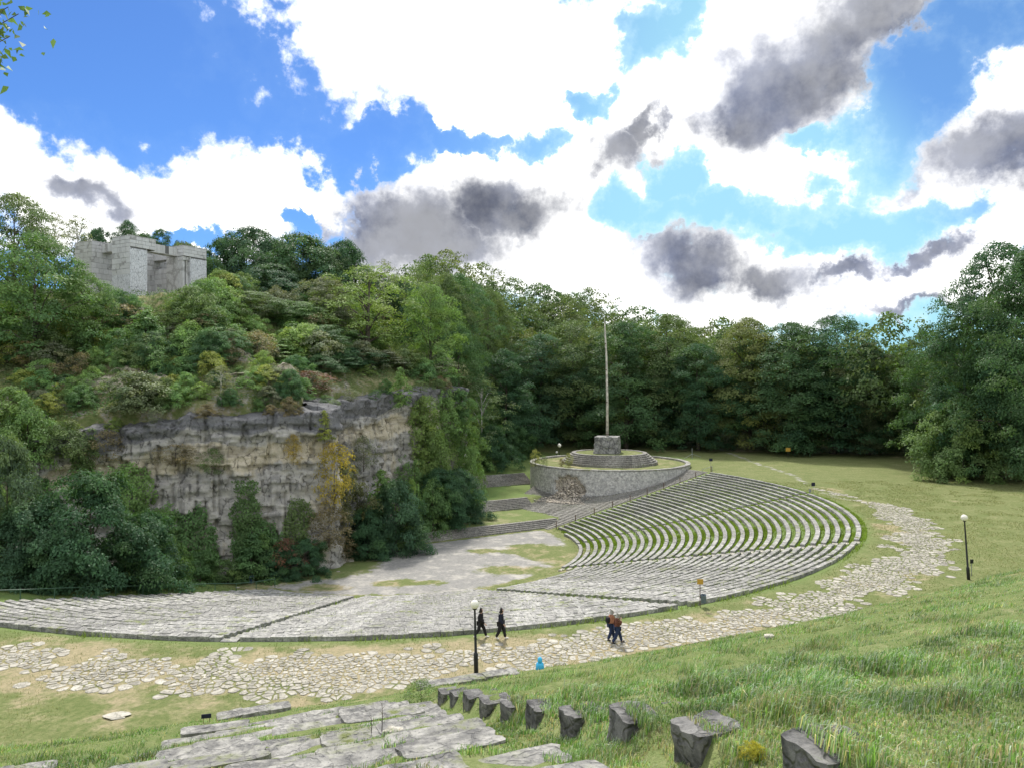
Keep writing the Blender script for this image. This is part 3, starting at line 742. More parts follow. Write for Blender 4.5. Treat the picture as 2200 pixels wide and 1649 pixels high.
for i in range(900):
    # on the slope of the heap, and fallen further out
    t = r_.random(); out = -0.6 + 4.2 * t ** 1.2; w = r_.gauss(0, 1.25 + 0.25 * out)
    x = bx + math.cos(a0) * out - math.sin(a0) * w; y = by + math.sin(a0) * out + math.cos(a0) * w
    h = max(0, 3.2 * (1 - (out + .6) / 2.6)) * max(0, 1 - abs(w) / 3.2) * (0.6 + .4 * r_.random())
    pl_.append((x, y, gz(x, y) + h + 0.1, r_.uniform(0.14, 0.46), r_.uniform(0, 6)))
obj('rubble_heap', merged_rocks(pl_, M['rubble'], 'rubble_heap'), label='heap of tan rubble spilling from the breached platform wall', cat='rubble', kind='stuff')
for (px, py, s) in [(1315, 1052, 0.7), (1308, 1060, 0.5), (1302, 1066, 0.45), (1290, 1062, 0.4)]: pass

# ------------------------------------------------------------------ the flagstone path round the top of the bowl
def voronoi_cells(pts, maxr=0.78):
    """each cell: polygon cut by the bisectors with its neighbours"""
    cells = []; P = np.array(pts)
    for i, p in enumerate(P):
        d = np.hypot(*(P - p).T); nb = np.where((d < maxr * 1.7) & (d > 1e-6))[0]
        poly = [(p[0] + maxr * .62 * math.cos(a), p[1] + maxr * .62 * math.sin(a)) for a in np.linspace(0, 2 * pi, 9)[:-1]]
        for j in nb[np.argsort(d[nb])]:
            mx, my = (p + P[j]) / 2; nx, ny = P[j] - p; out = []
            for a, b in zip(poly, poly[1:] + poly[:1]):
                da, db = (a[0] - mx) * nx + (a[1] - my) * ny, (b[0] - mx) * nx + (b[1] - my) * ny
                if da <= 0: out.append(a)
                if (da < 0) != (db < 0):
                    t = da / (da - db); out.append((a[0] + (b[0] - a[0]) * t, a[1] + (b[1] - a[1]) * t))
            poly = out
            if len(poly) < 3: break
        cells.append(poly)
    return cells
r_ = random.Random(11); pts = []
sp = 0.34
for R in np.arange(57.9, 65.2, sp):
    for ph in np.arange(rad(-121), rad(9), sp / R):
        j = 0.48 * sp; Rj, pj = R + r_.uniform(-j, j), ph + r_.uniform(-j, j) / R
        pts.append(pol(Rj, pj))
pts = np.array(pts)
Rp = np.hypot(pts[:, 0] - CX, pts[:, 1] - CY); pp = np.degrees(np.arctan2(pts[:, 1] - CY, pts[:, 0] - CX))
mid = np.interp(pp, [-120, -100, -80, -60, -45, -35, -20, -8, 2, 8], [61.2, 61.6, 61.2, 60.6, 61.0, 61.6, 62.0, 62.0, 60.8, 60.0])
wid = np.interp(pp, [-120, -100, -80, -60, -45, -35, -20, -8, 2, 8], [1.7, 2.3, 2.3, 1.9, 2.1, 2.7, 2.0, 1.5, 0.9, 0.4])
keep = 1.0 - np.abs(Rp - mid) / (wid * 0.88) + (fbm(pts[:, 0] * 0.28, pts[:, 1] * 0.28, None, 3, 77) - 0.5) * 2.6 + (fbm(pts[:, 0] * 0.9, pts[:, 1] * 0.9, None, 2, 78) - 0.5) * 1.8
keep = keep + np.array([r_.uniform(-0.55, 0.45) for _ in pts])
# grassy gaps on the left stretch
keep = keep - 0.75 * (pp < -92) * (fbm(pts[:, 0] * 0.45, pts[:, 1] * 0.45, None, 2, 33) > 0.55)
sel = np.where(keep > 0.10)[0]
cells = voronoi_cells([tuple(pts[i]) for i in sel])
path = obj('footpath', None, kind='structure', loc=(0, 0, 0))
path['label'] = 'ring path of pale irregular flagstones sunk in grass'
order = sorted(range(len(cells)), key=lambda i: pts[sel[i]][1] ** 2 + pts[sel[i]][0] ** 2)
rest = MB(); made = 0
for i in order:
    c = cells[i]
    if len(c) < 3: continue
    x0, y0 = np.mean(c, axis=0)
    if abs(x0 / y0) > 0.75: continue
    k = r_.choice((r_.uniform(0.55, 0.8), r_.uniform(0.78, 0.95), r_.uniform(0.82, 0.97))); q = [(x0 + (x - x0) * k * r_.uniform(.84, 1.06), y0 + (y - y0) * k * r_.uniform(.84, 1.06)) for x, y in c]
    zg0 = gz(x0, y0); top = zg0 + r_.uniform(0.015, 0.045); tl = r_.uniform(-.03, .03), r_.uniform(-.03, .03); n = len(q)
    v = [(x, y, zg0 - 0.12) for x, y in q] + [(x, y, top - 0.012 + (x - x0) * tl[0] + (y - y0) * tl[1]) for x, y in q] + \
        [(x0 + (x - x0) * .88, y0 + (y - y0) * .88, top + (x - x0) * tl[0] + (y - y0) * tl[1]) for x, y in q]
    f = [(a, (a + 1) % n, n + (a + 1) % n, n + a) for a in range(n)] + [(n + a, n + (a + 1) % n, 2 * n + (a + 1) % n, 2 * n + a) for a in range(n)] + [tuple(range(2 * n, 3 * n))]
    if made < 300:
        obj('flagstone', mesh('flagstone', v, f, [M['flag']]), parent=path); made += 1
    else: rest.add(v, f)
obj('flagstones', rest.me('flagstones', [M['flag']]), parent=path, kind='stuff')
# ------------------------------------------------------------------ trees and shrubs
def rnd_unit(rs, n):
    v = rs.normal(size=(n, 3)); return v / np.linalg.norm(v, axis=1, keepdims=True)

def leaf_cards(rs, P, Nrm, size, aspect=0.62, droop=0.25):
    """one pointed leaf spray (a bent four-cornered blade) for each point"""
    n = len(P)
    t = rnd_unit(rs, n); t = t - Nrm * (t * Nrm).sum(1, keepdims=True); t /= np.linalg.norm(t, axis=1, keepdims=True) + 1e-9
    b = np.cross(Nrm, t); s = size * rs.uniform(0.6, 1.35, n)[:, None]
    tip = P + t * s * 0.62 - np.array((0, 0, 1)) * s * droop
    tail = P - t * s * 0.48 - np.array((0, 0, 1)) * s * droop * 0.3
    l = P + b * s * aspect * 0.5; r = P - b * s * aspect * 0.5
    V_ = np.stack([tail, l, tip, r], 1).reshape(-1, 3)
    F_ = np.arange(4 * n).reshape(n, 4)
    return V_, F_

def crown(rs, h, r, z0, n_cl, per, size, prof='round', flat=0.5, cl_r=0.26, shell=0.75, open_=0.0, up=0.5):
    """crown of leaf clusters; returns vertices, faces, tint, cluster centres"""
    Vs, Fs, Ts, Cs = [], [], [], []; c = 0; hz = h - z0
    ph0 = rs.uniform(0, 6.28, 6); am = rs.uniform(0.08, 0.28, 6)
    for i in range(n_cl):
        t = ((i + rs.uniform()) / n_cl) if prof != 'round' else ((i + rs.uniform()) / n_cl) ** 0.9
        if prof == 'round': env = (max(0.0, 1 - abs(2 * t - 0.86) ** 2.3 / 1.35)) ** 0.6
        elif prof == 'tall': env = (max(0.02, 1 - t ** 3.4)) ** 0.62 * (0.78 + 0.22 * min(1, t / 0.2))
        elif prof == 'dome': env = math.sqrt(max(0.02, 1 - t * t))
        else: env = (1 - t) ** 0.7 + 0.06
        a = i * 2.39996 + rs.uniform(-0.5, 0.5)
        lob = 1 + sum(am[k] * math.sin((k + 1) * a + ph0[k] + t * 4) for k in range(5)) * 0.8
        rr = r * env * lob * (shell + (1 - shell) * rs.uniform() if rs.uniform() > 0.22 else rs.uniform(0.15, 0.7))
        ctr = np.array((rr * math.cos(a), rr * math.sin(a), z0 + hz * t * 0.94))
        cr = r * cl_r * rs.uniform(0.65, 1.35) * (0.55 + 0.45 * env)
        n = max(12, int(per * (cr / (r * cl_r)) ** 2))
        d = rnd_unit(rs, n); d[:, 2] = np.where(d[:, 2] < -0.35, -d[:, 2] * 0.6, d[:, 2])
        rad_ = cr * rs.uniform(0.45, 1.08, n) ** 0.7
        lump = 1 + 0.35 * np.sin(d[:, 0] * 5 + i) * np.sin(d[:, 1] * 5 + 2 * i)
        P = ctr + d * (rad_ * lump)[:, None] * np.array((1, 1, flat))
        outw = np.array((math.cos(a), math.sin(a), 0.1))
        P[:, 2] -= 0.22 * np.maximum(0, ((P - ctr) * outw).sum(1))          # tips hang
        Nn = np.array((0, 0, 1)) * up + outw * 0.45 + d * 0.55 + rnd_unit(rs, n) * 0.6
        Nn /= np.linalg.norm(Nn, axis=1, keepdims=True)
        if open_: 
            kp = rs.uniform(size=n) > open_; P, Nn = P[kp], Nn[kp]
        v, f = leaf_cards(rs, P, Nn, size)
        Vs.append(v); Fs.append(f + c); c += len(v); Cs.append(ctr)
        tone = rs.uniform(0.78, 1.25); warm = rs.uniform() ** 3
        tn = np.array((tone * (1 + 0.30 * warm), tone * (1 + 0.18 * warm), tone * (1 - 0.1 * warm)))
        pj = rs.uniform(0.85, 1.15, len(P))[:, None]
        Ts.append(np.repeat(np.clip(tn * pj, 0, 3), 4, axis=0))
    return np.concatenate(Vs), np.concatenate(Fs), np.concatenate(Ts), Cs

def leaf_mesh(name, V_, F_, T_, mat=None):
    me = mesh(name, V_, F_, [mat or M['leaf']])
    a = me.attributes.new('tint', 'FLOAT_COLOR', 'POINT')
    a.data.foreach_set('color', np.concatenate([T_, np.ones((len(T_), 1))], 1).astype(np.float32).ravel())
    return me

def trunk_mesh(rs, h, r0, Cs, n_limb, mat, top=0.82):
    mb = MB(); lean = rs.uniform(-0.03, 0.03, 2) * h
    pts = [(lean[0] * t * t, lean[1] * t * t, h * t) for t in (0, 0.03, 0.2, 0.45, top)]
    mb.tube(pts, [r0 * 1.35, r0, r0 * 0.85, r0 * 0.55, r0 * 0.12], 8)
    idx = rs.permutation(len(Cs))[:n_limb]
    for i in idx:
        c = Cs[i]; zt = max(0.12 * h, c[2] - 0.55 * math.hypot(c[0], c[1]) - 0.05 * h); zt = min(zt, 0.7 * h); k = (zt / h)
        b = np.array((lean[0] * k * k, lean[1] * k * k, zt)); md = (b + c) / 2 + np.array((0, 0, 0.06 * h)) + rs.uniform(-.02, .02, 3) * h
        rb = r0 * 0.42 * (1 - 0.5 * k)
        mb.tube([b, md, c], [rb, rb * 0.6, rb * 0.18], 5, caps=False)
    return mb.me('trunk', [mat], True)

PROTO = {}
def proto(kind, seed, h, r, z0, n_cl, per, size, trunk=0.02, limbs=14, mat='bark', **kw):
    rs = np.random.default_rng(seed); v, f, t, cs = crown(rs, h, r, z0, n_cl, per, size, **kw)
    PROTO.setdefault(kind, []).append((leaf_mesh('crown', v, f, t), trunk_mesh(rs, h, trunk * h, cs, limbs, M[mat]), h, r))
for s in range(3): proto('beech', 10 + s, 28, 9.0, 1.0, 240, 270, 0.27, 0.016, 18, prof='tall', flat=0.8, cl_r=0.18, up=0.32, shell=0.72)
for s in range(3): proto('broad', 30 + s, 14, 5.6, 1.0, 120, 210, 0.235, 0.016, 16, prof='round', flat=0.7, cl_r=0.23, shell=0.7)
for s in range(2): proto('open', 40 + s, 14, 6.2, 2.6, 80, 180, 0.23, 0.022, 24, prof='round', flat=0.6, cl_r=0.22, shell=0.6, open_=0.1)
proto('birch', 50, 13, 2.9, 3.2, 56, 110, 0.17, 0.010, 16, mat='birch', prof='round', flat=0.8, cl_r=0.27, shell=0.6, open_=0.25, up=0.2)
for s in range(4): proto('shrub', 60 + s, 4.0, 2.3, 0.0, 60, 140, 0.155, 0.02, 10, prof='dome', flat=0.8, cl_r=0.27, shell=0.65, up=0.45)
for s in range(2): proto('thin', 70 + s, 4.0, 1.6, 0.2, 34, 110, 0.13, 0.012, 12, prof='round', flat=0.9, cl_r=0.34, shell=0.5, open_=0.25, up=0.2)
for s in range(2): proto('cone', 80 + s, 5.0, 1.4, 0.1, 44, 130, 0.16, 0.014, 8, prof='cone', flat=0.7, cl_r=0.36, shell=0.6, up=0.4)
for s in range(2): proto('dense', 90 + s, 6.0, 3.6, 0.0, 130, 290, 0.155, 0.02, 8, prof='dome', flat=0.8, cl_r=0.21, shell=0.8, up=0.6)

PR = random.Random(99)
def plant(name, kind, x, y, z, h, w, color, label, cat, group=None, i=None, rz=None):
    """a plant of height h and width w standing at x, y, z"""
    ps = PROTO[kind]; k = PR.randrange(len(ps)) if i is None else i % len(ps); cm, tm, ph, pr = ps[k]
    root = obj(name, None, loc=(x, y, z), rot=(0, 0, PR.uniform(0, 6.28) if rz is None else rz), label=label, cat=cat, group=group)
    s = (w / (2.15 * pr), w / (2.15 * pr), h / (ph * 1.02))
    obj('trunk', tm, parent=root, scale=s)
    obj('crown', cm, parent=root, scale=s, color=color)
    return root

DG, MG, LG, YG, OL, BL = (0.056, 0.122, 0.062), (0.102, 0.190, 0.078), (0.165, 0.268, 0.095), (0.25, 0.29, 0.085), (0.122, 0.178, 0.075), (0.068, 0.136, 0.078)
GO, YE, RB, GY, BE = (0.19, 0.165, 0.10), (0.38, 0.285, 0.06), (0.17, 0.095, 0.075), (0.18, 0.205, 0.14), (0.068, 0.132, 0.058)
def mixc(a, b, t): return tuple(p + (q - p) * t for p, q in zip(a, b))

# --- the beech wood along the far side of the lawn: px, top, width in photo pixels, distance, colour
FRONT = [(1085, 735, 150, 172, DG, 'dark narrow-looking beech left of the mast, beside the overgrown slope'), (1160, 700, 170, 182, BL, 'blue-green beech behind the left edge of the round platform'),
         (1235, 668, 190, 186, OL, 'olive-topped beech just left of the tall mast'), (1345, 672, 215, 178, BE, 'broad dark beech directly behind the tall mast'),
         (1435, 655, 210, 184, OL, 'olive beech right of the mast with yellowing top'), (1500, 720, 150, 172, DG, 'shorter dark beech beside the black gap in the wood'),
         (1610, 664, 205, 174, mixc(OL, YE, .14), 'beech with yellow-gold crown right of the dark gap'), (1700, 672, 215, 166, BE, 'large beech with drooping sprays over the yellow board'),
         (1790, 655, 215, 164, DG, 'tall dark beech with the ragged twin top'), (1865, 720, 170, 162, mixc(BE, GO, .35), 'beech with orange-brown side sprays left of the notch'),
         (1935, 738, 140, 166, DG, 'low dark beech in the notch of the skyline'), (1985, 690, 150, 158, BE, 'beech leaning over the lawn left of the giant tree')]
for i, (px, top, w, d, col, lab) in enumerate(FRONT):
    x = (px - PX0) / F * d; z = gz(x, d); zt = (PY0 - top) / F * d
    plant('beech_tree', 'beech', x, d, z - 0.2, zt - z, w * d / F * 1.25, col, lab, 'tree', 'beeches along the edge of the lawn', i)
RIGHT = [(2075, 610, 200, 126, BE, 'beech with pale gold side branches left of the giant tree'), (2150, 482, 260, 120, DG, 'giant dark beech towering at the right edge of the lawn'),
         (2215, 495, 250, 112, BE, 'huge beech cut by the right picture edge')]
for i, (px, top, w, d, col, lab) in enumerate(RIGHT):
    x = (px - PX0) / F * d; z = gz(x, d); zt = (PY0 - top) / F * d
    plant('beech_tree', 'beech', x, d, z - 0.2, zt - z, w * d / F * 1.15, col, lab, 'tree', 'beeches along the edge of the lawn', i + 1)
p = hit(2062, 1028)
plant('beech_tree', 'dense', p.x, p.y - 1, p.z, 13.5, 14, mixc(OL, LG, .5), 'young yellow-green beech bush in front of the giant tree', 'tree')
p = hit(2010, 1012)
plant('shrub', 'shrub', p.x, p.y, p.z, 5, 6, BE, 'dark shrub at the foot of the gold-sided beech', 'shrub')

# --- the wood behind reads as one mass
def wood():
    rs = np.random.default_rng(5); Vs, Fs, Ts = [], [], []; c = 0
    protos = []
    for s in range(5): protos.append(crown(np.random.default_rng(200 + s), 26, 8.8, 9.5, 105, 40, 0.60, prof='tall', flat=0.8, up=0.35, cl_r=0.19, shell=0.85)[:3])
    spots = []
    for _ in range(9000):
        y = rs.uniform(165, 330); x = rs.uniform(-0.42, 0.78) * y
        D = math.hypot(x, y); ra = x / y
        if ra < 0.02 and y < 195: continue
        if ra < -0.12: continue
        if D < 183 - 22 * max(0, (ra - 0.3)) / 0.3: continue
        if all((x - a) ** 2 + (y - b) ** 2 > 48 for a, b in spots): spots.append((x, y))
    # behind the right-hand giants
    for (x, y) in [(92, 122), (100, 130), (88, 135), (84, 146), (94, 150), (104, 142), (76, 150), (112, 126), (98, 112), (106, 108)]: spots.append((x, y))
    left = []
    for _ in range(600):
        y = rs.uniform(84, 165); x = -rs.uniform(0.74, 1.25) * y
        if cliff_dist(np.array([x]), np.array([y]))[0][0] > 7 and all((x - a) ** 2 + (y - b) ** 2 > 110 for a, b in left) and len(left) < 22: left.append((x, y))
    spots = [s for s in spots if math.hypot(*s) < (256 if s[0] < 0.12 * s[1] else 236) and s[0] < 0.73 * s[1] + 12] + left
    zs = zg(np.array([s[0] for s in spots]), np.array([s[1] for s in spots]))
    for i, ((x, y), z) in enumerate(zip(spots, zs)):
        v, f, t = protos[i % 5]; a = rs.uniform(0, 6.28); s = rs.uniform(0.85, 1.12); sz = s * rs.uniform(0.85, 1.05)
        if y < 160: sz *= 1.2
        ra = x / y
        if ra > 0.40 and y > 160: sz *= 0.84
        ca, sa = math.cos(a), math.sin(a)
        w = np.stack([(v[:, 0] * ca - v[:, 1] * sa) * s + x, (v[:, 0] * sa + v[:, 1] * ca) * s + y, v[:, 2] * sz + z - 1], 1)
        g = rs.uniform(); col = np.array(mixc(mixc(BE, OL, 0.15 + 0.75 * rs.uniform()), YE, 0.22 * g ** 5))
        Vs.append(w); Fs.append(f + c); c += len(w); Ts.append(t * col)
    me = leaf_mesh('woodland', np.concatenate(Vs), np.concatenate(Fs), np.concatenate(Ts))
    obj('woodland', me, kind='stuff', label='mass of beech wood covering the hills behind the lawn', cat='woodland', color=(1, 1, 1))
wood()

# --- named trees on the hillside left of the wood: px, top, width, distance, kind, colour, label
HILL = [(30, 400, 170, 112, 'broad', mixc(MG, GO, .3), 'tall tree with russet tips at the left picture edge'),
        (75, 480, 240, 96, 'broad', mixc(MG, LG, .15), 'big bright green tree in front of the monument, left side'),
        (175, 570, 130, 100, 'broad', mixc(MG, LG, .6), 'yellow-green tree overlapping the left foot of the monument'),
        (118, 440, 80, 135, 'birch', GY, 'left of two airy grey-green birches on the skyline'), (165, 448, 100, 133, 'birch', GY, 'right of two airy grey-green birches by the monument'),
        (210, 480, 100, 150, 'dense', DG, 'rounded dark tree behind the left corner of the monument'), (275, 460, 95, 152, 'beech', BL, 'spiky dark conifer-like tree rising behind the monument'),
        (345, 478, 80, 154, 'beech', DG, 'narrow dark tree behind the right half of the monument'), (400, 512, 120, 156, 'dense', OL, 'low olive tree behind the right corner of the monument'),
        (310, 492, 120, 158, 'dense', BE, 'dark bushy crown seen just above the monument lintel'), (600, 505, 120, 152, 'dense', BE, 'dark crown filling the skyline between the two round trees'),
        (700, 520, 120, 144, 'dense', mixc(DG, OL, .4), 'olive-dark crown below the highest skyline dome'), (800, 575, 120, 152, 'dense', BE, 'dark crown under the pale feathery birch'), (845, 585, 110, 160, 'dense', OL, 'olive crown right under the two thin birches'),
        (450, 545, 90, 140, 'dense', mixc(DG, MG, .4), 'green bushy crown touching the right corner of the monument'),
        (450, 590, 80, 118, 'thin', OL, 'slender olive sapling at the right foot of the monument'),
        (480, 500, 110, 150, 'dense', DG, 'dark rounded tree right of the monument on the skyline'), (545, 478, 170, 148, 'dense', BL, 'large dark round tree on the skyline right of the monument'),
        (650, 492, 190, 146, 'dense', mixc(DG, MG, .4), 'dark domed tree at the highest point of the skyline'), (740, 505, 125, 148, 'dense', DG, 'dark tree where the skyline begins to fall'),
        (590, 560, 140, 135, 'dense', BL, 'blue-green tree below the skyline domes'), (825, 545, 90, 150, 'birch', GY, 'pale feathery birch on the falling skyline'),
        (890, 562, 80, 158, 'birch', OL, 'thin birch right of the feathery one'), (790, 556, 230, 126, 'open', mixc(LG, YG, .35), 'spreading yellow-green tree with visible dark limbs above the cliff'),
        (700, 585, 120, 128, 'broad', GY, 'grey-green tree left of the spreading yellow-green one'), (925, 596, 125, 132, 'broad', LG, 'tall bright green tree right of the spreading one'),
        (985, 570, 130, 165, 'beech', mixc(MG, BL, .5), 'tall mid-green tree where hill and wood meet'), (985, 680, 110, 152, 'broad', MG, 'green tree below the tall one where hill meets wood'),
        (1050, 600, 120, 188, 'beech', OL, 'olive beech at the top of the dark ravine'), (1035, 790, 110, 150, 'birch', mixc(GY, MG, .5), 'white-stemmed birch leaning out by the dark wood'),
        (960, 575, 110, 160, 'broad', OL, 'olive tree on the skyline above the bright green one'), (870, 590, 100, 150, 'broad', DG, 'dark tree behind the spreading yellow-green one'),
        (640, 640, 130, 122, 'broad', mixc(MG, LG, .3), 'mid-green tree in the middle of the wooded slope'), (540, 620, 130, 118, 'broad', mixc(MG, GY, .4), 'greyish green tree right below the monument'),
        (700, 690, 120, 116, 'broad', mixc(MG, DG, .4), 'dark green tree above the notch in the cliff'), (610, 720, 90, 108, 'cone', LG, 'light green pointed tree on the bank above the cliff'),
        (760, 745, 130, 116, 'dense', DG, 'dark green bushy tree on the rim of the far cliff'), (690, 770, 100, 110, 'dense', mixc(DG, MG, .5), 'green bushy tree left of the rim thicket'),
        (830, 750, 90, 122, 'cone', GY, 'grey-green pointed tree on the cliff rim'), (880, 745, 100, 126, 'thin', mixc(LG, GO, .4), 'tan-green sapling on the cliff rim'),
        (940, 760, 90, 130, 'thin', GY, 'leaning grey sapling at the end of the cliff rim')]
for i, (px, top, w, d, kind, col, lab) in enumerate(HILL):
    x = (px - PX0) / F * d; z = gz(x, d); zt = (PY0 - top) / F * d
    h = max(3.0, zt - z)
    if h > 2.3 * w * d / F: w = h / 2.3 * F / d
    plant('tree', kind, x, d, z - 0.3, h, w * d / F * 1.12, col, lab, 'tree', None, i)

# --- shrubs: px, foot, width, height in photo pixels, kind, colour
def shrub_list(items, zone, name='shrub', cat='shrub', group=None, dd=0.0):
    """label by colour word, and by place from the left among those of the same colour in the zone"""
    words = {}
    for it in items: words.setdefault(it[6], []).append(it)
    for wd, its in words.items():
        its.sort(key=lambda q: q[0]); n = len(its)
        for j, (px, py, w, h, kind, col, _) in enumerate(its):
            p = hit(px, py)
            if p is None: continue
            d = p.y; lab = f'{wd} {zone}' if n == 1 else f'{wd} {zone}, {ordinal(j, n)}'
            plant(name, kind, p.x, d + dd, p.z - 0.15, h * d / F, w * d / F * 1.1, col, lab, cat, group, j)
FOOT = [(15, 1250, 170, 330, 'dense', mixc(BL, GY, .3), 'grey-green'), (60, 1262, 200, 200, 'dense', BL, 'dark blue-green'), (195, 1266, 250, 270, 'dense', DG, 'very dark green'),
        (310, 1268, 170, 180, 'dense', DG, 'very dark green'), (120, 1262, 160, 150, 'dense', BL, 'dark blue-green'), (375, 1262, 70, 110, 'shrub', mixc(LG, MG, .3), 'light green'),
        (430, 1250, 100, 75, 'shrub', MG, 'mid-green'), (490, 1252, 80, 55, 'shrub', mixc(MG, OL, .5), 'olive'), (540, 1246, 90, 110, 'cone', mixc(MG, DG, .3), 'mid-green'),
        (570, 1240, 95, 100, 'shrub', MG, 'mid-green'), (615, 1240, 70, 90, 'thin', RB, 'red-brown'), (655, 1236, 105, 85, 'dense', DG, 'very dark green'), (600, 1238, 90, 70, 'dense', DG, 'very dark green'),
        (790, 1192, 120, 110, 'dense', DG, 'very dark green'), (850, 1185, 140, 165, 'dense', BL, 'dark blue-green'), (820, 1180, 90, 185, 'cone', LG, 'light green'), (885, 1172, 60, 150, 'shrub', LG, 'light green'),
        (730, 1205, 80, 60, 'thin', GO, 'tan'), (945, 1128, 130, 130, 'dense', DG, 'very dark green'), (985, 1118, 120, 120, 'dense', BL, 'dark blue-green'), (1010, 1092, 70, 140, 'shrub', LG, 'light green'),
        (930, 1140, 80, 120, 'shrub', mixc(MG, LG, .3), 'mid-green'), (1025, 930, 80, 95, 'shrub', mixc(MG, LG, .3), 'mid-green'), (1060, 950, 90, 90, 'shrub', MG, 'mid-green'), (1000, 990, 90, 110, 'shrub', mixc(LG, YG, .3), 'light green'), (1030, 985, 80, 90, 'dense', MG, 'mid-green'), (1090, 955, 70, 70, 'dense', DG, 'very dark green'), (1020, 880, 70, 60, 'shrub', OL, 'olive'), (1050, 890, 70, 80, 'shrub', GY, 'grey-green'), (1060, 1005, 90, 100, 'dense', DG, 'very dark green'), (1100, 985, 80, 80, 'dense', mixc(DG, MG, .4), 'mid-green'), (1035, 1012, 60, 80, 'shrub', LG, 'light green')]
shrub_list(FOOT, 'bush at the foot of the cliff', 'bush', 'bush', 'bushes at the foot of the cliff')

rs_ = random.Random(21)
KIN = [('shrub', OL, 'olive'), ('shrub', MG, 'mid-green'), ('shrub', mixc(MG, LG, .5), 'fresh green'), ('thin', GO, 'tan'), ('shrub', GY, 'grey-green'), ('shrub', LG, 'light green'), ('shrub', mixc(LG, YG, .3), 'bright green'),
       ('dense', mixc(DG, MG, .4), 'dark green'), ('cone', mixc(LG, MG, .5), 'pointed green'), ('shrub', YG, 'yellow-green')]
items = []
for (x0, x1, y0, y1, n, wmin, wmax) in [(0, 460, 690, 800, 52, 50, 110), (430, 760, 640, 800, 52, 55, 105), (760, 1000, 690, 835, 26, 40, 85), (30, 700, 795, 895, 62, 28, 75)]:
    for _ in range(n):
        px, py = rs_.uniform(x0, x1), rs_.uniform(y0, y1); k, c, wd = KIN[min(9, int(rs_.random() ** 1.25 * 10))]
        w = rs_.uniform(wmin, wmax); j = rs_.uniform(0.9, 1.4)
        zone_word = 'monument' if x1 == 460 else 'slope' if x1 == 760 else 'rim' if x1 == 1000 else 'ledge'
        items.append((px, py, w, w * rs_.uniform(0.6, 1.0), k, tuple(q * j for q in c), wd, zone_word))
for zw, phrase in (('monument', 'shrub on the slope below the monument'), ('slope', 'shrub on the wooded slope right of the monument'), ('rim', 'shrub on the rim of the far cliff'), ('ledge', 'small shrub on the scree above the near cliff')):
    shrub_list([it[:7] for it in items if it[7] == zw], phrase, 'shrub', 'shrub', 'shrubs on the hillside')
shrub_list([(660, 868, 120, 60, 'thin', RB, 'russet'), (470, 770, 90, 50, 'thin', RB, 'russet'), (475, 895, 70, 90, 'birch', GY, 'pale'), (100, 890, 60, 50, 'shrub', YG, 'yellow-leaved'),
            (290, 905, 150, 90, 'shrub', mixc(GY, OL, .5), 'broad grey-olive')], 'bush growing by itself on the cliff edge', 'bush', 'bush')

rim_r = random.Random(45); rims = []
for i in range(19):
    a = int((0.06 + 0.90 * (i + rim_r.uniform(.1, .9)) / 19) * CLX.shape[0]); rims.append((CLX[a, -1] - CNX[a] * 0.7, CLY[a, -1] - CNY[a] * 0.7, CLZ[a, -1]))
rims.sort(key=lambda q: q[0] / q[1])
for i, (x, y, z) in enumerate(rims):
    k = rim_r.choice(('shrub', 'shrub', 'thin', 'dense')); w = rim_r.uniform(1.6, 3.8); c = rim_r.choice((OL, MG, LG, GY, GO, mixc(LG, YG, .4)))
    plant('rim_shrub', k, x, y, z - 0.1, w * rim_r.uniform(.55, .9), w, c, f'small shrub overhanging the top edge of the cliff, {ordinal(i, 19)}', 'shrub', 'shrubs overhanging the cliff top', i)
# plants rooted on the face itself: px, foot py, width, height, kind, colour, label
def cliff_point(px, py):
    """point of the face seen through a pixel"""
    u = PX0 + F * CLX / CLY; v = PY0 - F * CLZ / CLY
    i = np.argmin((u - px) ** 2 + (v - py) ** 2 + 0.02 * CLY ** 2); a, b = np.unravel_index(i, u.shape)
    return Vector((CLX[a, b], CLY[a, b], CLZ[a, b])), Vector((CNX[a], CNY[a], 0)).normalized()
FACE = [(905, 935, 80, 90, 'shrub', mixc(LG, YG, .3), 'yellow-green bush clinging to the right end of the far cliff'), (955, 930, 80, 80, 'shrub', LG, 'bright green bush near the right end of the cliff rim'), (985, 985, 90, 110, 'shrub', mixc(LG, MG, .3), 'fresh green bush low at the right end of the cliff'),
        (920, 1010, 100, 110, 'shrub', mixc(LG, YG, .2), 'bright bush spilling over the lower far cliff'), (990, 905, 70, 70, 'shrub', MG, 'mid-green bush at the very end of the cliff rim'), (712, 1090, 95, 150, 'thin', mixc(YE, YG, .2), 'yellow-leaved small tree on the corner of the cliff'), (735, 1120, 110, 130, 'shrub', mixc(OL, GO, .5), 'olive bush under the yellow tree on the cliff corner'),
        (690, 945, 45, 70, 'cone', YG, 'tiny yellow-green sapling under the cliff rim'), (775, 1010, 60, 80, 'thin', GY, 'grey-green sapling in the recess of the cliff'), (380, 1000, 110, 50, 'thin', GO, 'brownish bush on the ledge of the near cliff'),
        (630, 1000, 40, 70, 'thin', mixc(YE, GO, .3), 'ochre tuft hanging on the near cliff face'), (855, 875, 50, 90, 'cone', LG, 'pointed light green sapling on the far cliff face'),
        (455, 1020, 60, 60, 'thin', OL, 'olive tuft half way up the near cliff'), (700, 1170, 110, 90, 'thin', GO, 'tan bush low on the cliff corner'), (150, 980, 120, 80, 'shrub', OL, 'olive bush on the left part of the cliff'), (60, 1000, 130, 150, 'shrub', mixc(LG, MG, .4), 'bright green bush high on the left part of the cliff'), (230, 990, 90, 70, 'thin', GO, 'tan bush on the left part of the cliff'),
        (30, 930, 150, 120, 'shrub', mixc(LG, OL, .3), 'light green bush at the left end of the cliff rim')]
